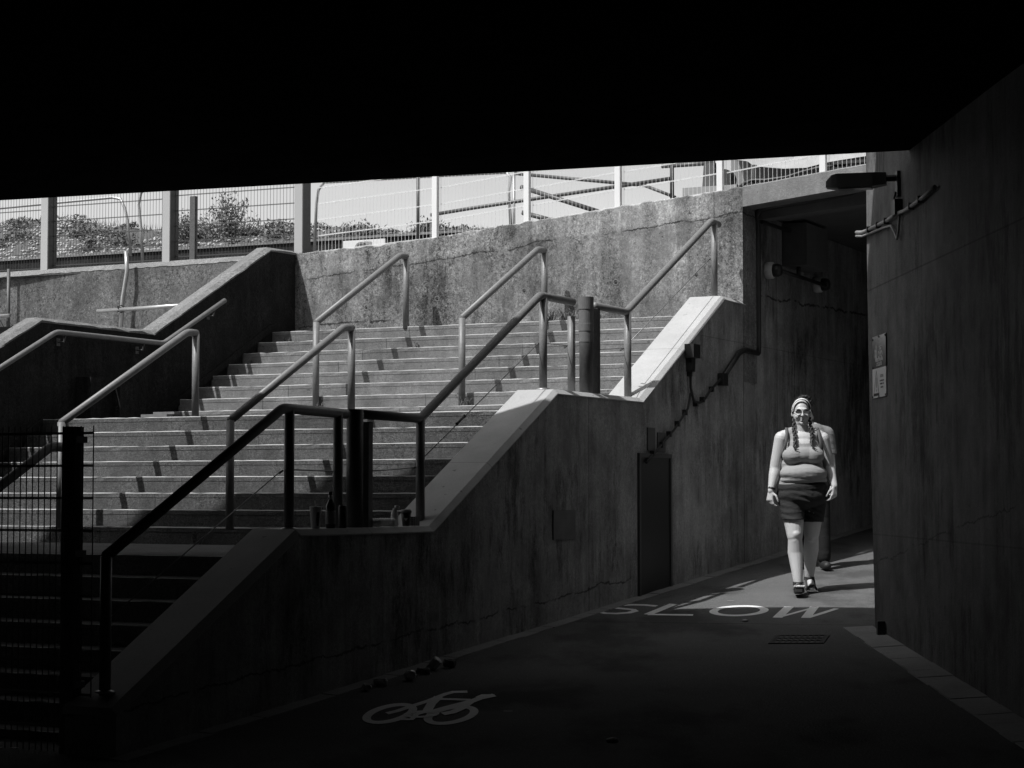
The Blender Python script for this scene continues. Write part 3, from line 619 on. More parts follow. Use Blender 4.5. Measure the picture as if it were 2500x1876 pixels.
tb([(-11.372, 3.56), (-10.9, 3.42)], .030, 'short thick tube end sloping down near the wall top')
tb([(-12.70, 3.61), (-12.108, 3.661), (-9.347, 3.86)], .024, 'long tube rising to the right behind three fence panels')
tb([(-9.703, 3.805), (-9.267, 3.62)], .020, 'short tube sloping down behind the fourth white post')
tb([(-9.319, 4.3), (-9.316, 3.55)], .026, 'stout upright tube with couplers behind the fence')
tb([(-9.45, 4.02), (-8.755, 4.012)], .026, 'short level tube at the top behind the fence')
bx = thing('machine', W(23.4, -8.8, 3.5), 'dark machine with a round drum behind the fifth white fence post', 'machine')
bm = bm_(); lathe(bm, [(.05, -.1), (.11, -.1), (.12, -.06), (.12, .06), (.11, .1), (.05, .1)], W(23.4, -8.62, 3.80), 24, EU); fin('drum', bm, mBlack, bx)
bm = bm_(); hexa(bm, [W(23.3, -8.90, 3.45), W(23.6, -8.90, 3.45), W(23.6, -8.70, 3.45), W(23.3, -8.70, 3.45), W(23.3, -8.86, 4.0), W(23.6, -8.86, 4.0), W(23.6, -8.72, 4.0), W(23.3, -8.72, 4.0)]); fin('housing', bm, mTubeD, bx)
bm = bm_(); box(bm, 23.2, 23.8, -9.1, -8.4, 3.40, 3.70); fin('base', bm, mGalv, bx)
tp = thing('covered_load', W(23.6, -8, 3.4), 'pale sheeted load under netting behind the fence at upper right', 'tarpaulin')
bm = bm_(); random.seed(9); GX = [(-8.75, 4.08), (-8.55, 4.05), (-8.36, 4.02), (-8.30, 3.97), (-8.15, 3.93), (-7.9, 3.90), (-7.63, 3.89), (-7.40, 3.94), (-7.2, 3.96), (-6.6, 3.99)]
V = []
for j in range(7):
    V.append([bm.verts.new(W(23.5+.12*j, n+random.uniform(-.01, .01), z+.09*math.sin(math.pi*j/6)*1.5+random.uniform(-.012, .012)+(.25 if n > -7.9 else .12)*j/6)) for n, z in GX])
for A, B in zip(V, V[1:]):
    for i in range(len(A)-1): bm.faces.new([A[i], A[i+1], B[i+1], B[i]])
fin('sheet', bm, plain('grey_sheet', .34, .7, 0, .3, 6), tp, True)
bm = bm_(); box(bm, 24.1, 24.5, -8.8, -5.5, 3.3, 4.6); fin('crate_stack', bm, plain('mid_grey', .22, .7, 0, .4, 5), tp)
bm = bm_(); tube(bm, [W(23.45, -8.265, 3.96), W(23.45, -8.266, 3.4)], .03, 10); fin('support', bm, mTubeD, tp)
pole('hose', P_([(-8.42, 3.70), (-8.36, 3.745), (-8.27, 3.768), (-8.10, 3.757), (-7.84, 3.775), (-7.635, 3.826), (-7.44, 3.86), (-7.1, 3.875)]), .020, 'thick black hose curving along the top of the lintel behind the fence', 'hose', mat=mBlack)
o = None
bm = bm_()
for z in (3.80, 3.87): box(bm, 23.3, 23.4, -7.25, -6.0, z, z+.035)
tag(fin('rail_stack', bm, mBlack), 'dark flat bars stacked behind the fence above the lamp', 'bars')
sb = thing('notice_board', W(22.6, -13.25, 3.0), 'white board with a grey ring emblem just above the wall top behind the fence', 'sign')
bm = bm_(); box(bm, 22.60, 22.63, -13.55, -12.93, 2.95, 3.225); fin('board', bm, mWhite, sb)
bm = bm_(); lathe(bm, [(.10, 0), (.10, .004), (.075, .004), (.075, 0)], W(22.595, -13.28, 3.10), 32, -EU); fin('emblem_ring', bm, plain('emblem_grey', .25, .5), sb)
for n_ in (-13.45, -13.05):
    bm = bm_(); tube(bm, [W(22.65, n_, 2.8), W(22.65, n_, 3.2)], .02, 8); fin('leg', bm, mGalv, sb)

# ---------------------------------------------------------------- conduits on the side wall and in the underpass
NP = -7.57
cd = thing('conduit', W(21.57, NP, 1.5), 'thick black pipe running under the lintel and down the wall, thinning to a clipped cable', 'pipe')
bm = bm_(); p = [W(21.50, -5.6, 3.31), W(21.50, -7.35, 3.155), W(21.50, -7.52, 3.13), W(21.56, NP, 3.06), W(21.575, NP, 2.9), W(21.575, NP, 1.62), W(21.56, NP, 1.53)]
tube(bm, p, .036, 12); fin('pipe', bm, mBlack, cd, True)
bm = bm_(); tube(bm, [W(21.57, NP, 1.535), W(21.30, NP, 1.54), W(21.13, NP, 1.545), W(20.95, NP, 1.50), W(20.42, NP, 1.19)], .030, 12); fin('pipe', bm, mBlack, cd, True)
bm = bm_(); tube(bm, [W(20.5, NP, 1.24), W(20.05, NP, 1.05), W(19.85, NP, .93), W(19.66, NP, .90), W(19.58, NP, .94), W(19.50, NP, 1.06), W(19.49, NP, 1.40)], .014, 8)
tube(bm, [W(19.50, NP, 1.0), W(19.42, NP, .84), W(19.05, NP, .62), W(18.62, NP, .42), W(18.32, NP, .28)], .012, 8); fin('cable', bm, mBlack, cd, True)
bm = bm_()
box(bm, 20.36, 20.50, -7.6, -7.53, 1.12, 1.25); fin('pipe_end_box', bm, mBlack, cd)
for u, z in [(20.12, 1.07), (19.85, .95), (19.66, .90), (19.36, .80), (19.15, .68), (18.93, .57), (18.72, .46), (18.5, .37), (19.49, 1.2)]:
    bm = bm_(); box(bm, u-.022, u+.022, NP-.03, NP+.016, z-.028, z+.028); fin('clip', bm, mBlack, cd)
bm = bm_(); box(bm, 19.41, 19.60, -7.60, -7.50, 1.36, 1.50); box(bm, 19.45, 19.56, -7.6, -7.54, 1.22, 1.36); fin('socket_box', bm, mBlack, cd)
jb = thing('junction_cabinet', W(22.9, -7.5, 2.6), 'large grey metal cabinet high on the underpass wall under the ceiling', 'cabinet')
bm = bm_(); box(bm, 22.50, 23.30, -7.60, -7.30, 2.60, 3.09); fin('body', bm, plain('cabinet_grey', .16, .6, 0, .2, 9, .2), jb)
bm = bm_(); box(bm, 22.495, 22.50, -7.58, -7.33, 2.64, 3.05); fin('door', bm, plain('cabinet_door_grey', .18, .6, 0, .25, 12, .2), jb)
bm = bm_(); tube(bm, [W(21.58, -7.52, 3.0), W(22.52, -7.50, 3.0)], .022, 8); fin('pipe', bm, mBlack, jb)
def bulk(u, z, lab):
    o = thing('bulkhead_lamp', W(u, -7.5, z), lab, 'lamp', 'round wall lamps in the underpass')
    bm = bm_(); lathe(bm, [(.085, 0), (.095, .02), (.095, .09), (.08, .10)], W(u, -7.60, z), 20, EN); fin('housing', bm, plain('bulkhead_white', .62, .5, 0, .3, 20), o, True)
    bm = bm_(); lathe(bm, [(.075, .10), (.075, .15), (.06, .185), (.02, .20)], W(u, -7.60, z), 20, EN); fin('dome', bm, mBlack, o, True)
bulk(21.92, 2.49, 'nearer round white wall lamp with a black dome in the underpass'); bulk(23.70, 2.49, 'farther round white wall lamp with a black dome in the underpass')
pole('conduit', [W(21.95, -7.44, 2.49), W(23.65, -7.44, 2.47)], .022, 'short black conduit linking the two round lamps', 'pipe', mat=mBlack)
pole('conduit', [W(22.65, -7.45, 2.60), W(22.65, -7.45, 2.47)], .025, 'black stub dropping from the cabinet to the lamp conduit', 'pipe', mat=mBlack)

# ---------------------------------------------------------------- lamp, cables and signs on the abutment
def ABn(s, off, z): return AB(s, -off, z)
lp = thing('wall_lamp', ABn(4.31, 0, 2.44), 'long dark rectangular lamp projecting on a bracket from the abutment', 'lamp')
LX = Vector((-1, .27, 0)).normalized(); base = ABn(4.31, .0, 2.43); Yv = Vector((LX.y, -LX.x, 0)).normalized()
bm = bm_()
def sec(d, hw, zt, zb): return [base+LX*d+Yv*(-hw)+Vector((0, 0, zb)), base+LX*d+Yv*hw+Vector((0, 0, zb)), base+LX*d+Yv*hw+Vector((0, 0, zt)), base+LX*d-Yv*hw+Vector((0, 0, zt))]
R = [[bm.verts.new(q) for q in sec(*k)] for k in [(.10, .05, .062, -.030), (.20, .075, .062, -.045), (.48, .075, .062, -.048), (.52, .07, .052, -.046), (.565, .055, .005, -.040)]]
for A, B in zip(R, R[1:]):
    for j in range(4): bm.faces.new([A[j], B[j], B[(j+1) % 4], A[(j+1) % 4]])
bm.faces.new(R[0]); bm.faces.new(R[-1][::-1])
fin('housing', bm, mLampG, lp)
bm = bm_(); obox(bm, base+LX*.34+Vector((0, 0, -.049)), LX*.13, Yv*.058, Vector((0, 0, .008))); fin('glass', bm, mLens, lp)
bm = bm_(); tube(bm, [base+Vector((0, 0, .02)), base+LX*.16+Vector((0, 0, .02))], .026, 10); obox(bm, ABn(4.31, .012, 2.40), Vector((0, .05, 0)), Vector((.014, 0, 0)), Vector((0, 0, .10))); fin('bracket', bm, mBlack, lp)
bm = bm_(); tube(bm, [base+LX*.30+Vector((0, 0, .056)), base+LX*.305+Yv*.08+Vector((0, 0, .0))], .006, 6); fin('clip', bm, mGalv, lp)
cb = thing('cable_bundle', ABn(4.3, 0, 2.2), 'cables slung across the abutment below the lamp, their cut end in the sun', 'cable')
bm = bm_()
tube(bm, [AB(5.72, -.05, 2.20), AB(5.60, -.03, 2.185)]+[ABn(s, .030, z) for s, z in [(5.4, 2.175), (5.0, 2.165), (4.6, 2.155), (4.3, 2.165), (4.0, 2.15), (3.7, 2.155), (3.4, 2.165), (3.05, 2.19)]], .016, 8)
tube(bm, [AB(5.69, -.06, 2.165), AB(5.58, -.03, 2.15)]+[ABn(s, .026, z) for s, z in [(5.2, 2.135), (4.8, 2.12), (4.5, 2.10), (4.38, 2.03), (4.30, 1.97), (4.24, 2.02), (4.20, 2.15)]], .010, 8)
fin('cable', bm, plain('cable_grey', .28, .45, 0, .1), cb, True)
bm = bm_(); obox(bm, ABn(4.27, .03, 2.21), Vector((0, .07, 0)), Vector((.03, 0, 0)), Vector((0, 0, .06))); fin('junction_box', bm, mBlack, cb)
bm = bm_(); tube(bm, [ABn(4.31, .03, 2.34), ABn(4.36, .04, 2.26), ABn(4.35, .035, 2.18), ABn(4.28, .03, 2.16)], .008, 6); fin('lamp_lead', bm, mBlack, cb)
for s, z in [(5.3, 2.17), (4.95, 2.16), (4.65, 2.155), (3.8, 2.155), (3.5, 2.165)]:
    bm = bm_(); obox(bm, ABn(s, .03, z), Vector((0, .009, 0)), Vector((.022, 0, 0)), Vector((0, 0, .026))); fin('cable_tie', bm, mBlack, cb)
def textmesh(bm, txt, size, fn, bold=0., mi=0):
    cu = bpy.data.curves.new('t', 'FONT'); cu.body = txt; cu.size = size; cu.align_x = 'CENTER'; cu.offset = bold; cu.resolution_u = 4
    ob = bpy.data.objects.new('t', cu); C.objects.link(ob); dg = bpy.context.evaluated_depsgraph_get(); me = bpy.data.meshes.new_from_object(ob.evaluated_get(dg))
    vs = [bm.verts.new(fn(v.co.x, v.co.y)) for v in me.vertices]
    for p_ in me.polygons:
        try: bm.faces.new([vs[i] for i in p_.vertices]).material_index = mi
        except ValueError: pass
    bpy.data.objects.remove(ob); bpy.data.curves.remove(cu); bpy.data.meshes.remove(me)
# sign plates: x runs from the far edge (s 6.42) towards the camera (s 5.69)
def SP(x, y, off=.0): return ABn(5.31-x*.70, .012+off, .768+(y-.645)*1.166)
sg = thing('path_sign', ABn(5.05, .01, .77), 'dark upper half and white lower half sign plate screwed to the abutment', 'sign')
mNavy = plain('sign_blue_as_dark_grey', .06, .18, 0, 0); mSignW = plain('sign_white', .80, .3, 0, .04); mSignL = plain('sign_lettering', .8, .4, 0, 0); mInk = plain('sign_ink', .02, .5, 0, 0)
def plate(x0, x1, y0, y1): 
    bm = bm_(); hexa(bm, [SP(x0, y0, -.010), SP(x1, y0, -.010), SP(x1, y0, 0), SP(x0, y0, 0), SP(x0, y1, -.010), SP(x1, y1, -.010), SP(x1, y1, 0), SP(x0, y1, 0)]); return bm
fin('upper_plate', plate(0, .73, .852, 1.078), mNavy, sg); fin('lower_plate', plate(0, .73, .645, .850), mSignW, sg)
bm = bm_(); F2 = lambda x, y: SP(x, y, .0015)
def quad(bm, a_, b_, w_, fn):
    d = Vector((b_[0]-a_[0], b_[1]-a_[1])).normalized(); nx, ny = -d.y*w_, d.x*w_
    bm.faces.new([bm.verts.new(fn(a_[0]+nx, a_[1]+ny)), bm.verts.new(fn(b_[0]+nx, b_[1]+ny)), bm.verts.new(fn(b_[0]-nx, b_[1]-ny)), bm.verts.new(fn(a_[0]-nx, a_[1]-ny))])
def ring(bm, c, r, w_, fn, sx=1.0):
    A = [(bm.verts.new(fn(c[0]+(r+w_)*sx*math.cos(t), c[1]+(r+w_)*math.sin(t))), bm.verts.new(fn(c[0]+(r-w_)*sx*math.cos(t), c[1]+(r-w_)*math.sin(t)))) for t in [2*math.pi*i/20 for i in range(20)]]
    for i in range(20): a_, b_ = A[i], A[(i+1) % 20]; bm.faces.new([a_[0], b_[0], b_[1], a_[1]])
X = 2.6
for c, h in (((.23), .075), ((.17), .04)):
    quad(bm, (c, .945), (c, .945+h*.55), .012, F2); quad(bm, (c-.012, .945), (c-.02, .945-h*.55), .008, F2); quad(bm, (c+.012, .945), (c+.02, .945-h*.55), .008, F2); ring(bm, (c, .945+h*.75), .007, .005, F2, 2)
for c in ((.36, .945), (.50, .945)): ring(bm, c, .020, .003, F2, 2.2)
for a_, b_ in (((.36, .945), (.41, .985)), ((.41, .985), (.48, .985)), ((.48, .985), (.50, .945)), ((.41, .985), (.44, .950)), ((.44, .95), (.48, .985)), ((.40, .998), (.42, .998)), ((.47, 1.005), (.49, 1.0))): quad(bm, a_, b_, .0035, F2)
textmesh(bm, 'PEDESTRIANS', .034, lambda x, y: F2(.37+x*2.0, .897+y), .0008); textmesh(bm, 'CYCLISTS', .034, lambda x, y: F2(.37+x*2.0, .866+y), .0008)
fin('pictograms', bm, mSignL, sg)
bm = bm_(); T = [(.08, .665), (.36, .665), (.22, .835)]
for a_, b_ in zip(T, T[1:]+T[:1]): quad(bm, a_, b_, .006, F2)
quad(bm, (.07, .667), (.37, .667), .009, F2); quad(bm, (.22, .715), (.22, .785), .009, F2); quad(bm, (.22, .688), (.22, .702), .009, F2)
textmesh(bm, 'CAUTION', .026, lambda x, y: F2(.51+x*1.35, .782+y), .0008)
for y, ws in ((.758, (.05, .09, .04)), (.736, (.12, .05)), (.712, (.06, .05))):
    tot = sum(ws)+.02*(len(ws)-1); x = .52-tot/2
    for w_ in ws: quad(bm, (x, y), (x+w_, y), .005, F2); x += w_+.02
fin('warning_triangle', bm, mInk, sg)
for x, y in ((.02, 1.06), (.36, 1.07), (.71, 1.065), (.02, .862), (.02, .655), (.36, .652), (.71, .655)):
    bm = bm_(); lathe(bm, [(.010, 0), (.008, .006)], SP(x, y), 10, (-1, 0, 0)); fin('screw', bm, mBlack, sg)
bm = bm_(); obox(bm, ABn(4.95, .04, -1.10), Vector((.03, 0, 0)), Vector((0, .03, 0)), Vector((0, 0, .06))); tag(fin('stub_box', bm, mBlack), 'small dark metal box at the foot of the abutment', 'box')

# ---------------------------------------------------------------- painted markings on the path
def gz(x, y, h=.006): return Vector((x, y, Gw(x, y)+h))
def marking(data, name, lab, cat, h=.004, mat=None):
    bm = bm_()
    for k, st_ in enumerate(data):
        V = [(bm.verts.new(gz(a_[0], a_[1], h+k*.0004)), bm.verts.new(gz(b_[0], b_[1], h+k*.0004))) for a_, b_ in st_]
        for a_, b_ in zip(V, V[1:]):
            try: bm.faces.new([a_[0], b_[0], b_[1], a_[1]])
            except ValueError: pass
    return bm
sw = thing('slow_marking', gz(1.7, 18.4), 'worn white SLOW lettering painted across the path at the shadow edge', 'road marking')
SLOW_S=[[[[1.348,18.953],[1.314,18.86]],[[1.247,19.057],[1.223,18.955]],[[1.124,19.113],[1.121,19.002]],[[0.983,19.104],[1.004,18.995]],[[0.901,19.007],[0.963,18.955]],[[0.921,18.841],[0.972,18.905]],[[1.013,18.734],[1.048,18.823]],[[1.075,18.668],[1.128,18.729]],[[1.083,18.615],[1.145,18.571]],[[1.036,18.537],[1.067,18.441]],[[0.936,18.512],[0.939,18.406]],[[0.856,18.547],[0.824,18.46]],[[0.82,18.63],[0.757,18.605]],[[0.822,18.755],[0.755,18.765]]]]
SLOW_L=[[[[1.46,19.056],[1.531,18.986]],[[1.174,18.352],[1.243,18.287]]],[[[1.203,18.272],[1.214,18.368]],[[1.594,18.133],[1.607,18.227]]]]
SLOW_O=[[[[2.21,18.341],[2.278,18.296]],[[2.196,18.296],[2.262,18.244]],[[2.178,18.256],[2.239,18.191]],[[2.157,18.219],[2.211,18.144]],[[2.132,18.187],[2.179,18.102]],[[2.105,18.159],[2.144,18.067]],[[2.076,18.137],[2.107,18.039]],[[2.046,18.121],[2.067,18.018]],[[2.015,18.112],[2.027,18.006]],[[1.986,18.11],[1.986,18.003]],[[1.957,18.114],[1.946,18.008]],[[1.931,18.124],[1.907,18.023]],[[1.907,18.14],[1.871,18.047]],[[1.886,18.16],[1.839,18.079]],[[1.868,18.186],[1.811,18.119]],[[1.854,18.216],[1.789,18.166]],[[1.844,18.25],[1.773,18.218]],[[1.837,18.288],[1.763,18.274]],[[1.836,18.328],[1.76,18.333]],[[1.838,18.37],[1.764,18.392]],[[1.846,18.413],[1.774,18.451]],[[1.858,18.455],[1.79,18.508]],[[1.875,18.496],[1.812,18.562]],[[1.896,18.534],[1.839,18.612]],[[1.921,18.568],[1.871,18.656]],[[1.948,18.597],[1.907,18.694]],[[1.978,18.62],[1.946,18.724]],[[2.009,18.636],[1.987,18.746]],[[2.04,18.646],[2.029,18.759]],[[2.071,18.648],[2.071,18.763]],[[2.1,18.644],[2.113,18.757]],[[2.128,18.634],[2.153,18.741]],[[2.152,18.617],[2.19,18.716]],[[2.173,18.595],[2.223,18.681]],[[2.191,18.568],[2.251,18.639]],[[2.205,18.537],[2.272,18.589]],[[2.214,18.502],[2.287,18.535]],[[2.22,18.464],[2.295,18.477]],[[2.221,18.423],[2.297,18.417]],[[2.217,18.38],[2.291,18.358]],[[2.208,18.334],[2.28,18.303]]]]
SLOW_W=[[[[2.457,18.568],[2.538,18.522]],[[2.259,17.841],[2.337,17.798]]],[[[2.346,17.848],[2.316,17.888]],[[2.725,18.417],[2.696,18.459]]],[[[2.676,18.486],[2.754,18.448]],[[2.494,17.759],[2.57,17.724]]],[[[2.575,17.731],[2.536,17.777]],[[2.908,18.275],[2.869,18.325]]]]
BIKE=[[[[-0.702,13.642],[-0.649,13.578]],[[-0.713,13.593],[-0.661,13.525]],[[-0.726,13.549],[-0.677,13.473]],[[-0.741,13.507],[-0.695,13.425]],[[-0.759,13.47],[-0.715,13.381]],[[-0.778,13.437],[-0.738,13.343]],[[-0.797,13.411],[-0.761,13.311]],[[-0.817,13.391],[-0.786,13.287]],[[-0.836,13.377],[-0.811,13.269]],[[-0.854,13.371],[-0.837,13.26]],[[-0.871,13.371],[-0.863,13.26]],[[-0.884,13.376],[-0.889,13.27]],[[-0.895,13.385],[-0.914,13.291]],[[-0.903,13.397],[-0.936,13.323]],[[-0.911,13.414],[-0.955,13.364]],[[-0.917,13.436],[-0.969,13.412]],[[-0.921,13.465],[-0.977,13.464]],[[-0.924,13.5],[-0.981,13.519]],[[-0.924,13.54],[-0.981,13.575]],[[-0.92,13.584],[-0.977,13.632]],[[-0.914,13.629],[-0.969,13.689]],[[-0.904,13.676],[-0.958,13.745]],[[-0.892,13.721],[-0.943,13.8]],[[-0.876,13.764],[-0.925,13.851]],[[-0.859,13.803],[-0.905,13.897]],[[-0.84,13.837],[-0.882,13.939]],[[-0.82,13.865],[-0.858,13.973]],[[-0.799,13.887],[-0.832,14.001]],[[-0.779,13.901],[-0.805,14.02]],[[-0.76,13.908],[-0.778,14.03]],[[-0.743,13.909],[-0.75,14.031]],[[-0.729,13.903],[-0.723,14.02]],[[-0.718,13.893],[-0.697,13.996]],[[-0.71,13.88],[-0.674,13.961]],[[-0.702,13.862],[-0.656,13.916]],[[-0.696,13.839],[-0.643,13.864]],[[-0.692,13.808],[-0.635,13.809]],[[-0.69,13.772],[-0.632,13.752]],[[-0.691,13.73],[-0.634,13.694]],[[-0.695,13.686],[-0.639,13.637]],[[-0.703,13.637],[-0.648,13.583]]],[[[-0.289,13.504],[-0.237,13.443]],[[-0.299,13.459],[-0.249,13.394]],[[-0.312,13.419],[-0.265,13.345]],[[-0.327,13.382],[-0.284,13.3]],[[-0.345,13.348],[-0.305,13.26]],[[-0.364,13.318],[-0.328,13.225]],[[-0.383,13.294],[-0.352,13.195]],[[-0.403,13.276],[-0.377,13.173]],[[-0.423,13.264],[-0.403,13.157]],[[-0.442,13.258],[-0.429,13.149]],[[-0.459,13.258],[-0.455,13.149]],[[-0.474,13.264],[-0.481,13.159]],[[-0.486,13.273],[-0.505,13.178]],[[-0.496,13.286],[-0.527,13.206]],[[-0.504,13.303],[-0.546,13.244]],[[-0.51,13.323],[-0.56,13.289]],[[-0.515,13.349],[-0.569,13.338]],[[-0.518,13.38],[-0.574,13.39]],[[-0.518,13.416],[-0.574,13.444]],[[-0.515,13.455],[-0.57,13.498]],[[-0.509,13.496],[-0.562,13.552]],[[-0.499,13.538],[-0.551,13.604]],[[-0.487,13.578],[-0.536,13.655]],[[-0.472,13.617],[-0.517,13.702]],[[-0.454,13.652],[-0.496,13.746]],[[-0.435,13.683],[-0.473,13.784]],[[-0.415,13.709],[-0.448,13.816]],[[-0.394,13.728],[-0.422,13.841]],[[-0.374,13.741],[-0.395,13.858]],[[-0.354,13.748],[-0.367,13.867]],[[-0.337,13.747],[-0.34,13.867]],[[-0.321,13.742],[-0.313,13.856]],[[-0.309,13.731],[-0.288,13.835]],[[-0.299,13.717],[-0.265,13.804]],[[-0.291,13.7],[-0.246,13.763]],[[-0.284,13.678],[-0.233,13.715]],[[-0.28,13.651],[-0.224,13.663]],[[-0.278,13.619],[-0.221,13.609]],[[-0.278,13.582],[-0.222,13.554]],[[-0.282,13.542],[-0.227,13.499]],[[-0.29,13.498],[-0.236,13.449]]],[[[-0.813,13.599],[-0.841,13.677]],[[-0.747,13.681],[-0.779,13.754]],[[-0.669,13.837],[-0.703,13.909]],[[-0.56,14.038],[-0.593,14.11]],[[-0.489,14.205],[-0.524,14.276]],[[-0.444,14.31],[-0.477,14.387]],[[-0.405,14.369],[-0.42,14.465]],[[-0.309,14.365],[-0.315,14.463]]],[[[-0.538,14.271],[-0.475,14.21]],[[-0.577,13.996],[-0.513,13.948]],[[-0.599,13.623],[-0.536,13.586]]],[[[-0.503,14.104],[-0.503,14.178]],[[-0.283,14.029],[-0.282,14.103]]],[[[-0.549,13.546],[-0.585,13.633]],[[-0.415,13.748],[-0.449,13.839]],[[-0.275,13.94],[-0.309,14.035]]],[[[-0.44,13.486],[-0.47,13.592]],[[-0.369,13.555],[-0.409,13.648]],[[-0.309,13.709],[-0.36,13.779]],[[-0.256,13.947],[-0.306,14.023]],[[-0.2,14.066],[-0.237,14.172]],[[-0.106,14.164],[-0.137,14.279]]],[[[-0.229,14.124],[-0.252,14.168]],[[-0.198,14.207],[-0.21,14.268]],[[-0.121,14.19],[-0.121,14.253]]],[[[-0.733,13.354],[-0.735,13.431]],[[-0.637,13.336],[-0.664,13.401]],[[-0.61,13.531],[-0.646,13.581]],[[-0.555,13.617],[-0.584,13.684]]],[[[-0.511,13.554],[-0.482,13.509]],[[-0.518,13.532],[-0.492,13.48]],[[-0.53,13.514],[-0.51,13.453]],[[-0.548,13.499],[-0.532,13.433]],[[-0.569,13.488],[-0.558,13.42]],[[-0.593,13.482],[-0.586,13.414]],[[-0.617,13.484],[-0.614,13.416]],[[-0.64,13.491],[-0.642,13.425]],[[-0.659,13.503],[-0.667,13.441]],[[-0.673,13.518],[-0.689,13.466]],[[-0.679,13.532],[-0.706,13.5]],[[-0.681,13.54],[-0.715,13.543]],[[-0.681,13.551],[-0.713,13.586]],[[-0.675,13.568],[-0.702,13.621]],[[-0.663,13.586],[-0.685,13.648]],[[-0.646,13.602],[-0.662,13.669]],[[-0.624,13.613],[-0.636,13.682]],[[-0.6,13.618],[-0.608,13.688]],[[-0.576,13.617],[-0.579,13.687]],[[-0.553,13.609],[-0.551,13.678]],[[-0.534,13.597],[-0.525,13.661]],[[-0.52,13.582],[-0.503,13.635]],[[-0.514,13.568],[-0.486,13.601]],[[-0.512,13.559],[-0.478,13.557]],[[-0.513,13.541],[-0.48,13.521]]]]
for nm, d in (('letter_s', SLOW_S), ('letter_l', SLOW_L), ('letter_o', SLOW_O), ('letter_w', SLOW_W)): fin(nm, marking(d, '', '', ''), mPaint, sw)
o = fin('cycle_marking', marking(BIKE, '', '', ''), concrete('fresher_road_paint', .80, .2, 0, 0, 50, .3)); tag(o, 'white bicycle symbol painted on the dark path in the foreground', 'road marking')
dg_ = thing('drain_grate', gz(2.295, 16.45), 'rectangular iron drain grate set in the dark path before the SLOW lettering', 'drain')
bm = bm_(); c0 = Vector((2.295, 16.45, 0)); a1 = Vector((.19, -.04, 0)); a2_ = Vector((.052, .20, 0))
def GP(a_, b_, h): q = c0+a1*a_+a2_*b_; return gz(q.x, q.y, h)
for a0, b0, a1_, b1 in ((-1.12, -1.1, 1.12, -1.0), (-1.12, 1.0, 1.12, 1.1), (-1.12, -1.0, -1.0, 1.0), (1.0, -1.0, 1.12, 1.0)): hexa(bm, [GP(a0, b0, -.02), GP(a1_, b0, -.02), GP(a1_, b1, -.02), GP(a0, b1, -.02), GP(a0, b0, .009), GP(a1_, b0, .009), GP(a1_, b1, .009), GP(a0, b1, .009)])
mGr = plain('worn_cast_iron', .035, .7, .0, .3, 30); fin('frame', bm, mGr, dg_)
bm = bm_()
for i in range(9): x = -.95+i*.2375; hexa(bm, [GP(x-.045, -1, -.02), GP(x+.045, -1, -.02), GP(x+.045, 1, -.02), GP(x-.045, 1, -.02), GP(x-.045, -1, .007), GP(x+.045, -1, .007), GP(x+.045, 1, .007), GP(x-.045, 1, .007)])
for y in (-.33, .33): hexa(bm, [GP(-1, y-.04, -.02), GP(1, y-.04, -.02), GP(1, y+.04, -.02), GP(-1, y+.04, -.02), GP(-1, y-.04, .0085), GP(1, y-.04, .0085), GP(1, y+.04, .0085), GP(-1, y+.04, .0085)])
fin('bars', bm, mGr, dg_)
bm = bm_(); V = [bm.verts.new(GP(x, y, .003)) for x, y in ((-1, -1), (1, -1), (1, 1), (-1, 1))]; bm.faces.new(V); fin('pit_shade_sheet', bm, mBlack, dg_)  # flat black sheet stands in for the shade below the bars

# ---------------------------------------------------------------- litter
mPaper = plain('paper_cup', .75, .7, 0, .1); mGlassD = plain('dark_bottle_glass', .02, .08, 0, 0); mClear = plain('clear_plastic', .85, .22, 0, .0, trans=.2); mFoilL = plain('bottle_label', .20, .4, 0, .4, 60)
def ZT(u): return -.266
cz = -.264
cup = thing('drinks_cup', W(12.48, -7.70, cz), 'pale paper drinks cup with a straw standing on the side wall', 'cup', None); cc = W(12.48, -7.70, cz)
bm = bm_(); lathe(bm, [(.030, 0), (.043, .145), (.045, .15), (.045, .156), (.040, .158)], cc, 24); fin('cup_body', bm, mPaper, cup, True)
bm = bm_(); tube(bm, [cc+Vector((0, 0, .15)), cc+Vector((-.006, 0, .20))], .004, 8); fin('straw', bm, mWhite, cup)
bm = bm_()
for k in range(10):
    t = -1.5+k*.07; z = .02+k*.011; r = .0325+.013*z/.15
    if k < 9: bm.faces.new([bm.verts.new(cc+Vector((r*math.sin(t_), -r*math.cos(t_), z_))) for t_, z_ in ((.35-.12*math.sin(k*.35), z), (.8, z), (.8, z+.011), (.35-.12*math.sin((k+1)*.35), z+.011))])
fin('print', bm, mInk, cup)
bt = thing('wine_bottle', W(12.70, -7.71, cz), 'dark glass bottle with a shiny label, standing left of the lower column', 'bottle'); cc = W(12.70, -7.71, cz)
bm = bm_(); lathe(bm, [(.030, 0), (.036, .006), (.036, .145), (.033, .165), (.018, .195), (.014, .21), (.0135, .245), (.016, .247), (.016, .262), (.013, .264)], cc, 28); fin('bottle_glass', bm, mGlassD, bt, True)
bm = bm_(); lathe(bm, [(.0365, .03), (.0366, .031), (.0366, .125), (.0365, .126)], cc, 28); fin('label', bm, mFoilL, bt, True)
bm = bm_(); lathe(bm, [(.0145, .208), (.0145, .238)], cc, 20); fin('foil', bm, mGalv, bt, True)
cn = thing('drinks_can', W(12.84, -7.70, cz), 'dark tall drinks can between the bottle and the black post', 'can'); cc = W(12.82, -7.68, cz)
bm = bm_(); lathe(bm, [(.026, 0), (.032, .008), (.032, .150), (.027, .162)], cc, 24); fin('can_body', bm, mBlack, cn, True)
bm = bm_(); lathe(bm, [(.027, .162), (.028, .165), (.024, .163)], cc, 24); fin('lid', bm, mGalv, cn, True)
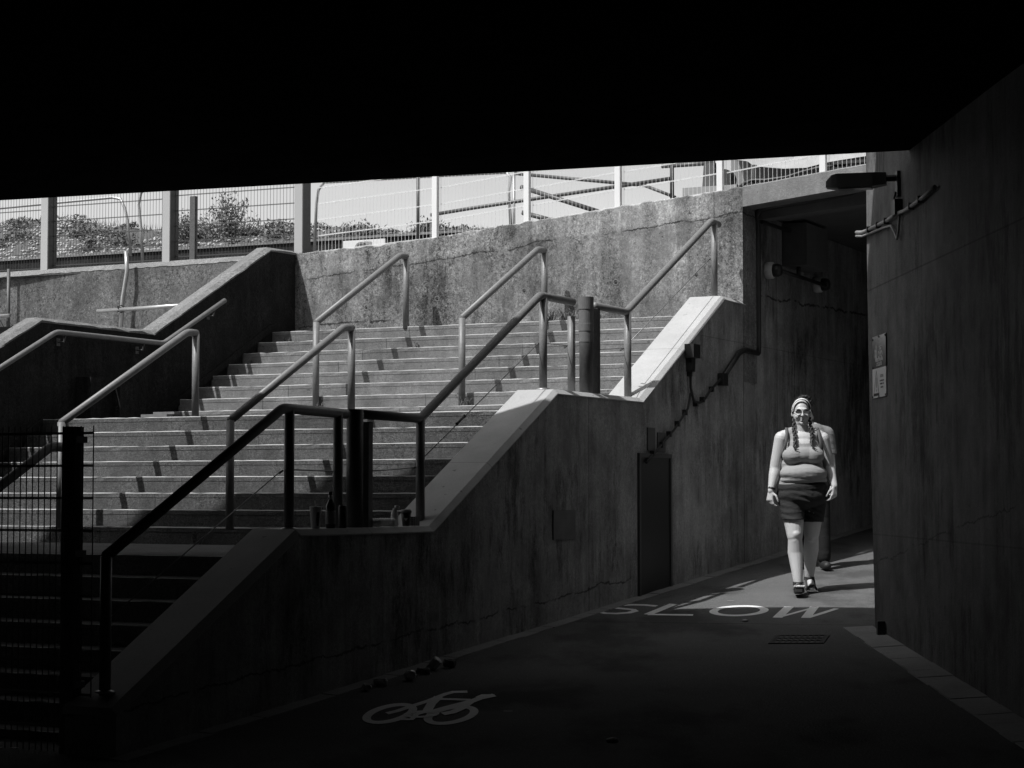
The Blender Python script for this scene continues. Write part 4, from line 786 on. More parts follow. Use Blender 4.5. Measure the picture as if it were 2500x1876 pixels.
for k, (u, w_, lab) in enumerate([(13.31, .050, 'crumpled clear plastic tub lying left, beside the lower column'), (13.50, .058, 'ribbed clear plastic tub lying between the other tub and the milk bottle')]):
    o = thing('plastic_tub', W(u, -7.70, cz), lab, 'tub', 'clear tubs on the wall'); bm = bm_(); random.seed(k+50)
    prof = [(.005, -w_-.016), (.022, -w_-.012), (.030, -w_)]+[(.030+.0025*(i % 2), -w_+2*w_*i/12) for i in range(13)]+[(.022, w_+.012), (.005, w_+.016)]
    lathe(bm, prof, W(u, -7.70, cz+.033), 20, EU*.25+EN*.97)
    for v in bm.verts: v.co += Vector([random.uniform(-.002, .002) for _ in range(3)])
    fin('tub', bm, mClear, o, False)
mb = thing('plastic_bottle', W(13.62, -7.70, cz), 'small clear plastic bottle with a tilted white cap, standing on the wall', 'bottle'); cc = W(13.62, -7.70, cz)
bm = bm_(); lathe(bm, [(.024, 0), (.030, .006), (.030, .075), (.027, .10), (.016, .125), (.015, .135)], cc, 24); fin('bottle_body', bm, mClear, mb, True)
bm = bm_(); lathe(bm, [(.018, .134), (.019, .136), (.019, .156), (.017, .158)], cc, 20, (.12, 0, 1)); fin('cap', bm, mWhite, mb, True)
cf = thing('coffee_cup', W(13.80, -7.70, cz), 'black takeaway coffee cup with a grey lid and a heart', 'cup'); cc = W(13.80, -7.70, cz)
bm = bm_(); lathe(bm, [(.028, 0), (.040, .105)], cc, 24); fin('cup_body', bm, mBlack, cf, True)
bm = bm_(); lathe(bm, [(.043, .103), (.043, .112), (.036, .128), (.034, .128), (.033, .122)], cc, 24); fin('lid', bm, plain('grey_lid', .16, .4), cf, True)
bm = bm_(); fn = lambda x, y: cc+Vector((x, -math.sqrt(max(0, .0362**2-x*x)), y+.052)); H = [(0, -.012), (.012, .002), (.011, .009), (.006, .011), (0, .006), (-.006, .011), (-.011, .009), (-.012, .002)]; bm.faces.new([bm.verts.new(fn(x, y)) for x, y in H]); fin('heart', bm, mWhite, cf)
wc = thing('wire_basket', W(13.93, -7.70, cz), 'tiny grid-patterned box beside the coffee cup', 'box'); bm = bm_(); box(bm, 13.88, 13.95, -7.72, -7.665, cz+.0, cz+.072); fin('box_body', bm, mBlack, wc)
bm = bm_()
for k in range(5): z = cz+.006+k*.016; wire(bm, W(13.878, -7.722, z), W(13.878, -7.663, z), .0012)
for k in range(5): n_ = -7.720+k*.0137; wire(bm, W(13.878, n_, cz+.002), W(13.878, n_, cz+.072), .0012)
fin('grid', bm, mWhite, wc)
mAlu = plain('aluminium_can', .75, .3, .4, .2, 40); mPlas = plain('crushed_plastic', .8, .2, 0, .3, 50, trans=.2)
def can_g(u, n, ax, r, l, lab, mat=mAlu, cat='can'):
    z = G(u, n)+r+.004; o = thing('crushed_can' if cat == 'can' else 'plastic_bottle', W(u, n, z-r), lab, cat); bm = bm_(); random.seed(int(u*100))
    lathe(bm, [(r*.7, -l/2), (r, -l/2+.008), (r*.93, -l*.2), (r, l*.1), (r, l/2-.008), (r*.75, l/2)], W(u, n, z), 18, ax)
    for v in bm.verts: v.co += Vector([random.uniform(-.004, .004) for _ in range(3)])
    fin('can_body', bm, mat, o, False); bm = bm_(); lathe(bm, [(r*.75, l/2+.001), (r*.70, l/2-.003), (r*.2, l/2-.003)], W(u, n, z), 18, ax); fin('can_end', bm, mat, o)
can_g(13.15, -7.30, (.3, -1, .1), .036, .10, 'silver can lying end-on at the wall foot, nearest the camera of the pair')
can_g(13.62, -7.36, (.6, -.3, .75), .036, .12, 'tilted crushed can leaning by the wall foot', mPlas)
can_g(13.76, -7.30, (1, -.4, 0), .030, .09, 'small dark can lying behind the tilted one', mTubeD)
can_g(13.42, -7.34, (1, -.15, 0), .022, .10, 'thin dark flattened can between the two shiny ones', mTubeD)
can_g(12.86, -7.38, (1, -.5, 0), .026, .10, 'crumpled clear wrapper bottle on the edging stones, right piece', mPlas, 'bottle')
can_g(12.66, -7.38, (.5, -1, 0), .024, .08, 'crumpled clear wrapper bottle on the edging stones, left piece', mPlas, 'bottle')
def pebble(u, n, r, lab):
    bm = bm_(); ico(bm, W(u, n, G(u, n)+r*.35), r, 2, .08, (1.3, 1.0, .55)); tag(fin('pebble', bm, mPebble, smooth=True), lab, 'stone', 'stray stones on the path')
pebble(16.72, -6.0, .024, 'small stone on the path just below the letter O'); pebble(11.4, -4.94, .03, 'flat pale stone alone on the dark foreground path')
bm = bm_()
for u, n, l, t in [(12.13, -6.0, .06, -.1), (18.0, -6.6, .06, -.1), (17.6, -7.1, .03, 1.2), (16.9, -7.0, .02, 0), (10.1, -8.55, .09, -.3), (10.12, -8.42, .05, -.2)]:
    q = W(u, n, G(u, n)+.012); d = Vector((math.cos(t), math.sin(t), 0))*l*.5; s = Vector((-d.y, d.x, 0))*.25
    bm.faces.new([bm.verts.new(q-d-s), bm.verts.new(q+d-s), bm.verts.new(q+d+s), bm.verts.new(q-d+s)])
tag(fin('paper_scraps', bm, mWhite), 'tiny scattered pale paper scraps on the path', 'litter', kind='stuff')
# weeds on the steps
def tuft(u, n, z, h, k, seed, lab, mat=mLeaf):
    random.seed(seed); bm = bm_()
    for i in range(k):
        a_ = random.uniform(0, 6.28); hh = h*random.uniform(.4, 1.1); o_ = W(u, n, z)+Vector((random.gauss(0, h*.22), random.gauss(0, h*.12), 0)); tip = o_+Vector((math.cos(a_)*hh*.5, math.sin(a_)*hh*.4, hh)); m = (o_+tip)/2+Vector((0, 0, hh*.12)); s = Vector((.0035, -.001, 0))
        A = [bm.verts.new(o_-s), bm.verts.new(o_+s), bm.verts.new(m+s), bm.verts.new(m-s)]; bm.faces.new(A); bm.faces.new([A[3], A[2], bm.verts.new(tip)])
        for q in range(2):
            p_ = o_.lerp(tip, random.uniform(.3, 1)); d = Vector([random.gauss(0, 1) for _ in range(3)]).normalized()*.010; e_ = d.orthogonal().normalized()*.005; bm.faces.new([bm.verts.new(p_-d), bm.verts.new(p_-e_), bm.verts.new(p_+d), bm.verts.new(p_+e_)])
    tag(fin('weed', bm, mat), lab, 'weed', 'weeds growing from the stair joints')
tuft(18.93, -9.86, .89, .13, 26, 61, 'tuft of grass at the foot of the right-hand top rail')
tuft(18.95, -11.66, .89, .09, 16, 62, 'tuft of grass at the foot of the left-hand top rail')
tuft(20.62, -11.35, 1.64, .10, 14, 63, 'spiky weed on a high step just left of the rail shadow')
for i, n in enumerate((-9.9, -9.75, -9.6, -9.3)): tuft(21.1, n, 1.94, .16-.02*i, 24, 70+i, 'dry grass along the foot of the back wall, clump %s' % ('nearest the rail', 'second from the rail', 'third from the rail', 'furthest right')[i], mLeafP)
for i, (u, n, z) in enumerate([(20.05, -13.45, 1.34), (20.35, -13.45, 1.49), (20.95, -13.35, 1.79)]): tuft(u, n, z, .08, 16, 80+i, 'dark weed in the corner of the %s shaded step by the left wall' % ('lowest', 'middle', 'highest')[i])
tuft(14.83, -11.45+.3, -.459, .12, 22, 90, 'drooping weed in the shadow at the foot of the middle flight, left'); tuft(14.83, -10.35, -.459, .11, 20, 91, 'drooping weed in the shadow at the foot of the middle flight, right')
bm = bm_(); random.seed(3)
for i in range(260):
    k = random.choice(range(16, 24)); u, z, _ = NOS[k]; n = -13.6+abs(random.gauss(0, .5)) if i % 2 else random.uniform(-13.5, -8.1); q = W(u-.02-random.random()*.12, n, z-.15+.004); s = random.uniform(.006, .016)
    d = Vector((random.uniform(-1, 1), random.uniform(-1, 1), random.uniform(0, .8))).normalized()*s; e_ = d.orthogonal().normalized()*s*.5; bm.faces.new([bm.verts.new(q-d), bm.verts.new(q-e_), bm.verts.new(q+d+Vector((0, 0, s*.6))), bm.verts.new(q+e_)])
tag(fin('dry_leaves', bm, mLeafP), 'dry leaf litter scattered in the corners of the upper steps', 'leaves', kind='stuff')
bm = bm_(); obox(bm, W(17.1, -12.45, .765), EN*.16, EU*.05, Vector((0, 0, .02))); obox(bm, W(17.2, -12.4, .80), EN*.13, EU*.05, Vector((0, 0, .012))); tag(fin('flattened_carton', bm, plain('carton', .18, .7, 0, .4, 12)), 'pale flattened carton on the landing edge left of the sunlit rail', 'carton')
bm = bm_(); box(bm, 18.3, 18.62, -8.45, -8.22, .741, 1.02); tag(fin('low_box', bm, mFoot), 'low square concrete box on the landing behind the upper side wall', 'box')

# ---------------------------------------------------------------- people
def rcone(bm, a, b, ra, rb, seg=16, sq=(1, 1)):
    """capsule with two radii; sq flattens the section across / along depth"""
    a, b = Vector(a), Vector(b); d = (b-a); L = d.length; d.normalize(); x = Vector((1, 0, 0))-d*d.x
    x = x.normalized() if x.length > .2 else d.orthogonal().normalized(); y = d.cross(x); R = []
    prof = [(-ra*math.cos(t), ra*math.sin(t)) for t in (.25, .7, 1.15)]+[(0, ra), (L*.33, ra+(rb-ra)*.33), (L*.66, ra+(rb-ra)*.66), (L, rb)]+[(L+rb*math.cos(t), rb*math.sin(t)) for t in (1.15, .7, .25)]
    for h, r in prof: R.append([bm.verts.new(a+d*h+x*math.cos(2*math.pi*j/seg)*r*sq[0]+y*math.sin(2*math.pi*j/seg)*r*sq[1]) for j in range(seg)])
    for A, B in zip(R, R[1:]):
        for j in range(seg): bm.faces.new([A[j], A[(j+1) % seg], B[(j+1) % seg], B[j]])
    bm.faces.new(R[0][::-1]); bm.faces.new(R[-1])
def ell(bm, c, r, rot=0, tilt=0):
    q = bmesh.ops.create_uvsphere(bm, u_segments=24, v_segments=16, radius=1)['verts']; M = Matrix.Rotation(rot, 3, 'Z') @ Matrix.Rotation(tilt, 3, 'X')
    for v in q: v.co = Vector(c)+M @ Vector((v.co.x*r[0], v.co.y*r[1], v.co.z*r[2]))
def melt(bm, voxel, smooth=3, it=1.0):
    """fuse overlapping solids into one continuous skin; returns a bmesh"""
    bmesh.ops.recalc_face_normals(bm, faces=bm.faces)
    me = bpy.data.meshes.new('tmp'); bm.to_mesh(me); bm.free(); ob = bpy.data.objects.new('tmp', me); C.objects.link(ob)
    m = ob.modifiers.new('r', 'REMESH'); m.mode = 'VOXEL'; m.voxel_size = voxel; s = ob.modifiers.new('s', 'SMOOTH'); s.iterations = smooth; s.factor = .5*it
    dg = bpy.context.evaluated_depsgraph_get(); me2 = bpy.data.meshes.new_from_object(ob.evaluated_get(dg)); out = bmesh.new(); out.from_mesh(me2)
    bpy.data.objects.remove(ob); bpy.data.meshes.remove(me); bpy.data.meshes.remove(me2); return out
def trim(bm, keep):
    bmesh.ops.delete(bm, geom=[f for f in bm.faces if not keep(f.calc_center_median())], context='FACES'); return bm
def place(bm, base): bmesh.ops.translate(bm, verts=bm.verts, vec=Vector(base)); return bm
def shell(bm, th):
    bmesh.ops.recalc_face_normals(bm, faces=bm.faces); bmesh.ops.solidify(bm, geom=bm.faces[:], thickness=-th); return bm
FS = [1.087]
def finp(name, bm, mat, par, base, smooth=True, thick=0):
    bmesh.ops.scale(bm, vec=(FS[0],)*3, verts=bm.verts); place(bm, base); o = fin(name, bm, mat, par, smooth)
    if thick: m = o.modifiers.new('thickness', 'SOLIDIFY'); m.thickness = thick; m.offset = 1
    return o
def skinmat(name, v):
    N = NB(name); M = N.mth; n1 = N.noise(9, 4); n2 = N.noise(70, 3)
    N.col(M('MULTIPLY', M('ADD', .84, M('ADD', M('MULTIPLY', n1, .25), M('MULTIPLY', n2, .08))), v)); N.b.inputs['Roughness'].default_value = .5
    N.b.inputs['Subsurface Weight'].default_value = .0; N.bump(n2, .12, .003); return N.m
def cloth(name, v, rough=.85, fold=.5, sc=(3, 3, 11), dist=.02):
    N = NB(name); M = N.mth; n = N.noise(1.6, 3, .5, sc=sc); w = N.noise(2.6, 2, .5, sc=(sc[0]*1.4, sc[1]*1.4, sc[2]*.7), off=(3, 1, 5)); f = N.noise(260, 2)
    N.col(M('MULTIPLY', M('ADD', .9, M('MULTIPLY', f, .2)), v)); N.b.inputs['Roughness'].default_value = rough; N.b.inputs['Specular IOR Level'].default_value = .2
    N.bump(M('ADD', N.ramp(n, .35, .65), M('MULTIPLY', w, .6)), fold, dist); return N.m
mSkin = skinmat('skin', .56); mHair = plain('dark_hair', .018, .6, 0, .6, 60, .8); mTank = cloth('light_vest_fabric', .33, fold=.15); mShorts = cloth('dark_shorts_fabric', .034, .85, .35, (2.5, 2.5, 7), .02)
mStrap = plain('strap_fabric', .10, .8); mBand = plain('headband_fabric', .72, .8, 0, .05); mSandal = plain('dark_sandal', .025, .6, 0, .2); mLensD = plain('tinted_lens', .10, .1, 0, 0)

def fingers(bm, wr, dirp, side, curl, sc=1.0, r=.0078, thumb=True, spread=.0):
    """palm and five fingers: wr wrist, dirp along the hand, side across the palm towards the thumb, curl towards the palm"""
    wr, d, s, c = Vector(wr), Vector(dirp).normalized(), Vector(side).normalized(), Vector(curl).normalized()
    for k in (-1, 0, 1): rcone(bm, wr+d*.012+s*.012*k, wr+d*.080*sc+s*.021*k, .017, .0145, 10)
    for k, (o_, l) in enumerate([(.029, .070), (.010, .078), (-.010, .072), (-.028, .056)]):
        b = wr+d*.082*sc+s*o_; f = .25+.16*k; d1 = (d*math.cos(f)+c*math.sin(f)+s*spread*(1.5-k)).normalized(); d2 = (d*math.cos(f+.75)+c*math.sin(f+.75)).normalized(); d3 = (d*math.cos(f+1.25)+c*math.sin(f+1.25)).normalized()
        p1 = b+d1*l*.48*sc; p2 = p1+d2*l*.32*sc; p3 = p2+d3*l*.22*sc
        rcone(bm, b, p1, r*1.12, r, 8); rcone(bm, p1, p2, r, r*.92, 8); rcone(bm, p2, p3, r*.92, r*.78, 8)
    if thumb:
        b = wr+d*.022*sc+s*.020; p1 = b+(d*.55+s*.75+c*.2).normalized()*.042; p2 = p1+(d*.92+s*.25+c*.25).normalized()*.032; p3 = p2+(d*.9+c*.45).normalized()*.022
        rcone(bm, b, p1, .0125, .0105, 8); rcone(bm, p1, p2, .0105, .0092, 8); rcone(bm, p2, p3, .0092, .0078, 8)

BW_ = Vector((2.768, 19.56, 0)); BW_.z = Gw(2.75, 19.5)-.006
wo_ = thing('person', BW_, 'woman walking towards us in light vest, dark knee shorts, sandals, pale headband and two braids', 'person')
def torso(bm, g=0.):
    ell(bm, (0, .01, 1.345), (.150+g, .095+g, .095+g)); ell(bm, (0, .0, 1.26), (.168+g, .120+g, .14+g))
    ell(bm, (-.080, -.074, 1.212), (.095+g, .092+g, .076+g)); ell(bm, (.080, -.074, 1.212), (.095+g, .092+g, .076+g))
    ell(bm, (0, -.078, 1.218), (.130+g, .084+g, .072+g)); ell(bm, (0, -.03, 1.29), (.13+g, .085+g, .07+g)); ell(bm, (0.0, .0, 1.13), (.176+g, .130+g, .12+g)); ell(bm, (.005, -.045, 1.055), (.198+g, .150+g, .092+g)); ell(bm, (.0, .0, .955), (.200+g, .145+g, .11+g)); ell(bm, (0, .055, .90), (.185+g, .13+g, .12+g))
def legs(bm):
    for hip, kn, ca, an in (((-.095, 0, .90), (-.082, -.105, .515), (-.075, -.10, .37), (-.062, -.15, .095)), ((.095, .0, .90), (.085, .04, .53), (.088, .10, .385), (.083, .19, .13))):
        hip, kn, ca, an = map(Vector, (hip, kn, ca, an))
        rcone(bm, hip, (hip+kn)/2, .115, .098); rcone(bm, (hip+kn)/2, kn, .098, .070); rcone(bm, kn+Vector((0, -.006, 0)), ca+Vector((0, .014, 0)), .060, .069); rcone(bm, ca+Vector((0, .014, 0)), an, .069, .038); ell(bm, kn+Vector((.004, -.038, .012)), (.042, .038, .040)); ell(bm, kn+Vector((-.006, -.030, -.045)), (.034, .032, .030))
        if hip.x < 0:
            rcone(bm, an+Vector((0, .02, -.045)), an+Vector((-.012, -.13, -.030)), .033, .030, 12, (1, .8)); rcone(bm, an+Vector((0, 0, -.01)), an+Vector((-.008, -.09, -.03)), .036, .026)
            for i in range(5): rcone(bm, an+Vector((-.050+.019*i, -.15+.005*i, -.022)), an+Vector((-.056+.020*i, -.185-.004*min(i, 3), -.010)), .011+.0025*(i == 4), .010+.002*(i == 4), 8)
        else:
            rcone(bm, an+Vector((0, .02, -.05)), an+Vector((.008, -.13, -.095)), .031, .030, 12, (1, .8)); rcone(bm, an, an+Vector((.005, -.09, -.07)), .036, .026)
            for i in range(5): rcone(bm, an+Vector((-.032+.019*i, -.15, -.105)), an+Vector((-.034+.020*i, -.185, -.113)), .011+.0025*(i == 0), .010+.002*(i == 0), 8)
bm = bm_(); torso(bm); legs(bm)
rcone(bm, (0, .018, 1.38), (0, .002, 1.49), .064, .056); rcone(bm, (0, .02, 1.40), (-.15, .01, 1.385), .060, .055); rcone(bm, (0, .02, 1.40), (.15, .01, 1.385), .060, .055)
SHL, ELL, WRL = (-.178, .01, 1.365), (-.228, .035, 1.115), (-.278, -.03, .905)
SHR, ELR, WRR = (.182, .01, 1.360), (.238, .03, 1.125), (.272, -.07, .945)
for sh, el, wr in ((SHL, ELL, WRL), (SHR, ELR, WRR)):
    rcone(bm, sh, el, .063, .052, 18, (1, 1.05)); rcone(bm, el, Vector(el).lerp(Vector(wr), .35), .050, .047); rcone(bm, Vector(el).lerp(Vector(wr), .35), wr, .047, .028)
fingers(bm, WRL, (-.12, -.05, -1), (.75, -.65, 0), (.75, .1, -.1), 1.0, spread=.05)
fingers(bm, WRR, (-.10, -.18, -1), (-.8, -.55, 0), (-.80, .25, 0), 1.0)
# head: skull, jaw, cheeks, brow, nose, lips, ears
HX, HZ = -.004, 1.592
ell(bm, (HX, .022, HZ+.028), (.073, .090, .092)); ell(bm, (HX, -.012, HZ-.028), (.070, .074, .078)); ell(bm, (HX, -.030, HZ-.085), (.038, .042, .030)); ell(bm, (HX, -.0, HZ-.088), (.060, .058, .042))
for s_ in (-1, 1): ell(bm, (HX+s_*.034, -.052, HZ-.035), (.026, .028, .028)); ell(bm, (HX+s_*.076, .012, HZ-.015), (.010, .018, .028))
ell(bm, (HX, -.064, HZ+.022), (.050, .020, .016)); rcone(bm, (HX, -.076, HZ+.010), (HX-.002, -.098, HZ-.030), .0085, .0125, 10); ell(bm, (HX-.011, -.088, HZ-.033), (.008, .009, .007)); ell(bm, (HX+.009, -.088, HZ-.033), (.008, .009, .007))
ell(bm, (HX-.001, -.080, HZ-.055), (.023, .012, .0055)); ell(bm, (HX-.001, -.078, HZ-.073), (.020, .012, .006)); ell(bm, (HX, -.066, HZ-.095), (.02, .016, .014))
body = melt(bm, .0052, 4); finp('body', body, mSkin, wo_, BW_)
# vest
def vest_keep(p):
    if p.z < .972+.012*math.sin(p.x*9) or p.z > 1.46: return False
    ax = abs(p.x)
    if p.y < .03:
        if ax < .088 and p.z > 1.315+.09*(ax/.088)**4: return False
        if ax > .128 and p.z > 1.26+(.150-min(ax, .150))*3.2: return False
        return ax < .19 or p.z < 1.24
    if ax < .07 and p.z > 1.38: return False
    return ax < .140 or p.z < 1.24
bm = bm_(); torso(bm, .007)
for s_ in (-1, 1): rcone(bm, (s_*.05, .02, 1.402), (s_*.13, .012, 1.388), .068, .062)
ell(bm, (.01, -.03, 1.0), (.207, .155, .055))
vb = trim(melt(bm, .0055, 14), vest_keep)
for v in vb.verts:     # stretched folds: under the bust and across the belly
    p = v.co; k = math.exp(-((p.z-1.145)/.045)**2)*(1 if p.y < 0 else 0); k2 = (1 if p.y < .02 else 0)*math.exp(-((p.z-1.02)/.05)**2)
    v.co.y += .0015*k*math.sin(p.z*210+p.x*14)+.0016*k2*math.sin(p.z*110-p.x*26+2*math.sin(p.x*9))
vest = finp('vest', vb, mTank, wo_, BW_, thick=.003)
bm = bm_(); tube(bm, [Vector((x, -.0-.158*math.sqrt(max(0, 1-(x/.215)**2)), .974+.012*math.sin(x*9))) for x in [-.205+.41*i/24 for i in range(25)]], .006, 6); finp('hem', bm, mTank, vest, BW_)
# shorts
bm = bm_(); ell(bm, (.0, -.005, .935), (.218, .168, .085)); ell(bm, (0, .05, .88), (.215, .16, .13)); ell(bm, (0, -.02, .86), (.214, .155, .12))
rcone(bm, (-.098, .0, .86), (-.092, -.07, .655), .118, .097, 20, (1, 1)); rcone(bm, (-.092, -.07, .655), (-.09, -.09, .58), .097, .094, 20); rcone(bm, (.100, .01, .86), (.092, .03, .645), .118, .096, 20); rcone(bm, (.092, .03, .645), (.092, .035, .55), .096, .094, 20)
sbm = trim(melt(bm, .007, 5), lambda p: (p.z > .652+.03*abs(p.x+.09) if p.x < -.0 else p.z > .632+.03*abs(p.x-.09)) and p.z < 1.008)
for v in sbm.verts:
    p = v.co; k = min(1, max(0, (.93-p.z)/.1)); ph = p.z*120+p.x*30+2.2*math.sin(p.x*14+p.z*6); amp = .0055*k*(.5+.5*math.sin(p.z*17+p.x*21))
    v.co.y -= amp*math.sin(ph); v.co.x += .3*amp*math.sin(ph+1)
so_ = finp('shorts', sbm, mShorts, wo_, BW_, thick=.004)
# hair, headband, glasses, braids
bm = bm_(); ell(bm, (HX+.006, .045, HZ+.045), (.080, .085, .092)); ell(bm, (HX+.042, .060, HZ+.080), (.068, .060, .070)); ell(bm, (HX+.0, .05, HZ-.01), (.078, .070, .075))
random.seed(40)
for i in range(46):
    t = random.uniform(0, 6.28); q = random.uniform(.2, 1.3); ell(bm, (HX+.036+math.cos(t)*.074*math.sin(q), .050+math.sin(t)*.04, HZ+.060+.088*math.cos(q)), (.015, .015, .014))
hb = melt(bm, .005, 1); random.seed(41)
hb = trim(hb, lambda p: p.y > -.012 or p.z > HZ+.115)
hr = finp('hair', hb, mHair, wo_, BW_)
lf = bm_()
for i in range(500):
    t = random.uniform(0, 6.28); q = random.uniform(0, 1.5); d = Vector((math.cos(t)*math.sin(q), math.sin(t)*math.sin(q), math.cos(q))); p0 = Vector((HX+.018, .055, HZ+.05))+Vector((d.x*.086, d.y*.085, d.z*.094)); p1 = p0+d*random.uniform(.004, .018)+Vector([random.gauss(0, .006) for _ in range(3)]); wire(lf, p0, p1, .0009)
finp('stray_hairs', lf, mHair, hr, BW_, False)
bm = bm_(); A = []
for i in range(33):
    t = -1.95+3.9*i/32; x = .0805*math.sin(t); zc = HZ+.022+.092*math.cos(t); y = -.055+.062*(abs(t)/1.95)**1.6; w_ = .0125; d = Vector((0, .75, .66)) if abs(t) < .8 else Vector((0, .95, .3)); d.normalize(); o3 = Vector((math.sin(t), -.25, math.cos(t)))*.0035; c_ = Vector((HX+x, y, zc))+o3
    A.append([bm.verts.new(c_-d*w_), bm.verts.new(c_+o3*.8), bm.verts.new(c_+d*w_), bm.verts.new(c_-o3)])
for P, Q in zip(A, A[1:]):
    for j in range(4): bm.faces.new([P[j], P[(j+1) % 4], Q[(j+1) % 4], Q[j]])
bm.faces.new(A[0]); bm.faces.new(A[-1][::-1]); finp('headband', bm, mBand, wo_, BW_)
gl = None
bm = bm_()
for s_ in (-1, 1):
    cx_ = HX-.002+s_*.033; P = [Vector((cx_+.026*math.copysign(abs(math.cos(t))**.6, math.cos(t)), -.098+.004*abs(math.cos(t)), HZ+.002+.0135*math.copysign(abs(math.sin(t))**.7, math.sin(t)))) for t in [2*math.pi*i/20 for i in range(21)]]
    tube(bm, P, .0022, 6, False); tube(bm, [Vector((cx_+s_*.026, -.095, HZ+.008)), Vector((HX+s_*.072, -.055, HZ+.008)), Vector((HX+s_*.078, .01, HZ+.004))], .002, 6)
tube(bm, [Vector((HX-.010, -.101, HZ+.006)), Vector((HX-.002, -.104, HZ+.008)), Vector((HX+.006, -.101, HZ+.006))], .002, 6); gl = finp('glasses', bm, mBlack, wo_, BW_)
for s_ in (-1, 1):
    bm = bm_(); cx_ = HX-.002+s_*.033; V = [bm.verts.new((cx_+.025*math.copysign(abs(math.cos(t))**.6, math.cos(t)), -.0965, HZ+.002+.0125*math.copysign(abs(math.sin(t))**.7, math.sin(t)))) for t in [2*math.pi*i/20 for i in range(20)]]; bm.faces.new(V); finp('lens', bm, mLensD, gl, BW_, False)
bm = bm_(); ell(bm, (HX-.002, -.0905, HZ-.064), (.011, .0022, .0042)); finp('mouth', bm, plain('dark_mouth', .03, .5), wo_, BW_)
bm = bm_()
for s_ in (-1, 1): tube(bm, [Vector((HX+s_*.018, -.084, HZ+.022)), Vector((HX+s_*.034, -.080, HZ+.027)), Vector((HX+s_*.052, -.066, HZ+.022))], .0025, 6)
finp('eyebrows', bm, mHair, wo_, BW_)
def braid(P, tail):
    bm = bm_(); P = [Vector(p) for p in P]; n_ = 11
    for i in range(n_):
        t = i/(n_-1)*(len(P)-1); k = min(int(t), len(P)-2); c_ = P[k].lerp(P[k+1], t-k); s_ = (-1)**i
        for q in (-1, 1): ell(bm, c_+Vector((q*.0065, 0, q*s_*.004)), (.0105, .011, .014), 0, .4*q)
    tube(bm, [P[-1]]+[Vector(p) for p in tail], .012, 8, True, .003); return finp('braid', melt(bm, .0032, 1), mHair, wo_, BW_)
braid([(HX-.068, -.012, HZ-.06), (HX-.075, -.055, HZ-.13), (HX-.072, -.100, HZ-.20), (HX-.075, -.135, HZ-.265)], [(HX-.090, -.160, HZ-.300), (HX-.080, -.170, HZ-.326), (HX-.045, -.174, HZ-.330)])
braid([(HX+.072, -.0, HZ-.055), (HX+.080, -.045, HZ-.13), (HX+.078, -.092, HZ-.20), (HX+.070, -.128, HZ-.255)], [(HX+.068, -.155, HZ-.295), (HX+.088, -.168, HZ-.318), (HX+.118, -.165, HZ-.332)])
for s_ in (-1, 1):
    bm = bm_(); P = [(s_*.128, .09, 1.38), (s_*.132, .045, 1.452), (s_*.136, -.01, 1.455), (s_*.140, -.066, 1.405), (s_*.150, -.098, 1.33), (s_*.166, -.085, 1.25), (s_*.178, -.02, 1.19)]; A = []
    for i, p in enumerate(P):
        p = Vector(p); A.append([bm.verts.new(p+Vector((-.013, 0, 0))), bm.verts.new(p+Vector((.013, 0, 0))), bm.verts.new(p+Vector((.013, -.004, .004))), bm.verts.new(p+Vector((-.013, -.004, .004)))])
    for a_, b_ in zip(A, A[1:]):
        for j in range(4): bm.faces.new([a_[j], a_[(j+1) % 4], b_[(j+1) % 4], b_[j]])
    finp('bag_strap', bm, mStrap, wo_, BW_)
bm = bm_(); tube(bm, [Vector(WRL)+Vector((.008, .005, .028)), Vector(WRL)+Vector((.004, .002, .012))], .031, 16); finp('watch_band', bm, mBlack, wo_, BW_)
# sandals
def sandal(heel, toe, lift_h, lift_t, ankle):
    bm = bm_(); h, t = Vector(heel), Vector(toe); d = (t-h).normalized(); s = d.cross(Vector((0, 0, 1))).normalized(); n = s.cross(d).normalized(); L = (t-h).length; pr = [(-.01, .020), (.0, .030), (.06, .031), (.13, .038), (.20, .047), (.245, .040), (.262, .022)]
    top_ = []; bot = []
    for x, w_ in pr: top_.append((bm.verts.new(h+d*x*L/.25-s*w_), bm.verts.new(h+d*x*L/.25+s*w_))); bot.append((bm.verts.new(h+d*x*L/.25-s*w_-n*.024), bm.verts.new(h+d*x*L/.25+s*w_-n*.024)))
    for i in range(len(pr)-1):
        bm.faces.new([top_[i][0], top_[i][1], top_[i+1][1], top_[i+1][0]]); bm.faces.new([bot[i][0], bot[i+1][0], bot[i+1][1], bot[i][1]])
        for j in (0, 1): bm.faces.new([top_[i][j], top_[i+1][j], bot[i+1][j], bot[i][j]])
    bm.faces.new([top_[0][0], bot[0][0], bot[0][1], top_[0][1]]); bm.faces.new([top_[-1][0], top_[-1][1], bot[-1][1], bot[-1][0]])
    o = finp('sandal', bm, mSandal, wo_, BW_, False); bm = bm_(); a_ = Vector(ankle)
    def arch(c_, w_, hh, r): tube(bm, [c_+s*math.cos(q)*w_+n*math.sin(q)*hh for q in [math.pi*i/10 for i in range(11)]], r, 6)
    for k in (0, .010, .020): arch(h+d*(.155+k)*L/.25, .042, .050, .006)
    tube(bm, [a_+Vector((math.cos(q)*.040, math.sin(q)*.046, 0)) for q in [2*math.pi*i/16 for i in range(17)]], .008, 6); tube(bm, [a_+Vector((math.cos(q)*.040, math.sin(q)*.046, -.014)) for q in [2*math.pi*i/16 for i in range(17)]], .008, 6)
    tube(bm, [a_+Vector((0, .04, 0)), h-d*.0+n*.01], .009, 6)
    for q in (-1, 1): tube(bm, [a_+Vector((q*.036, -.02, 0)), h+d*.15*L/.25+s*q*-.038], .007, 6)
    finp('sandal_straps', bm, mSandal, o, BW_)
gL = 0.0
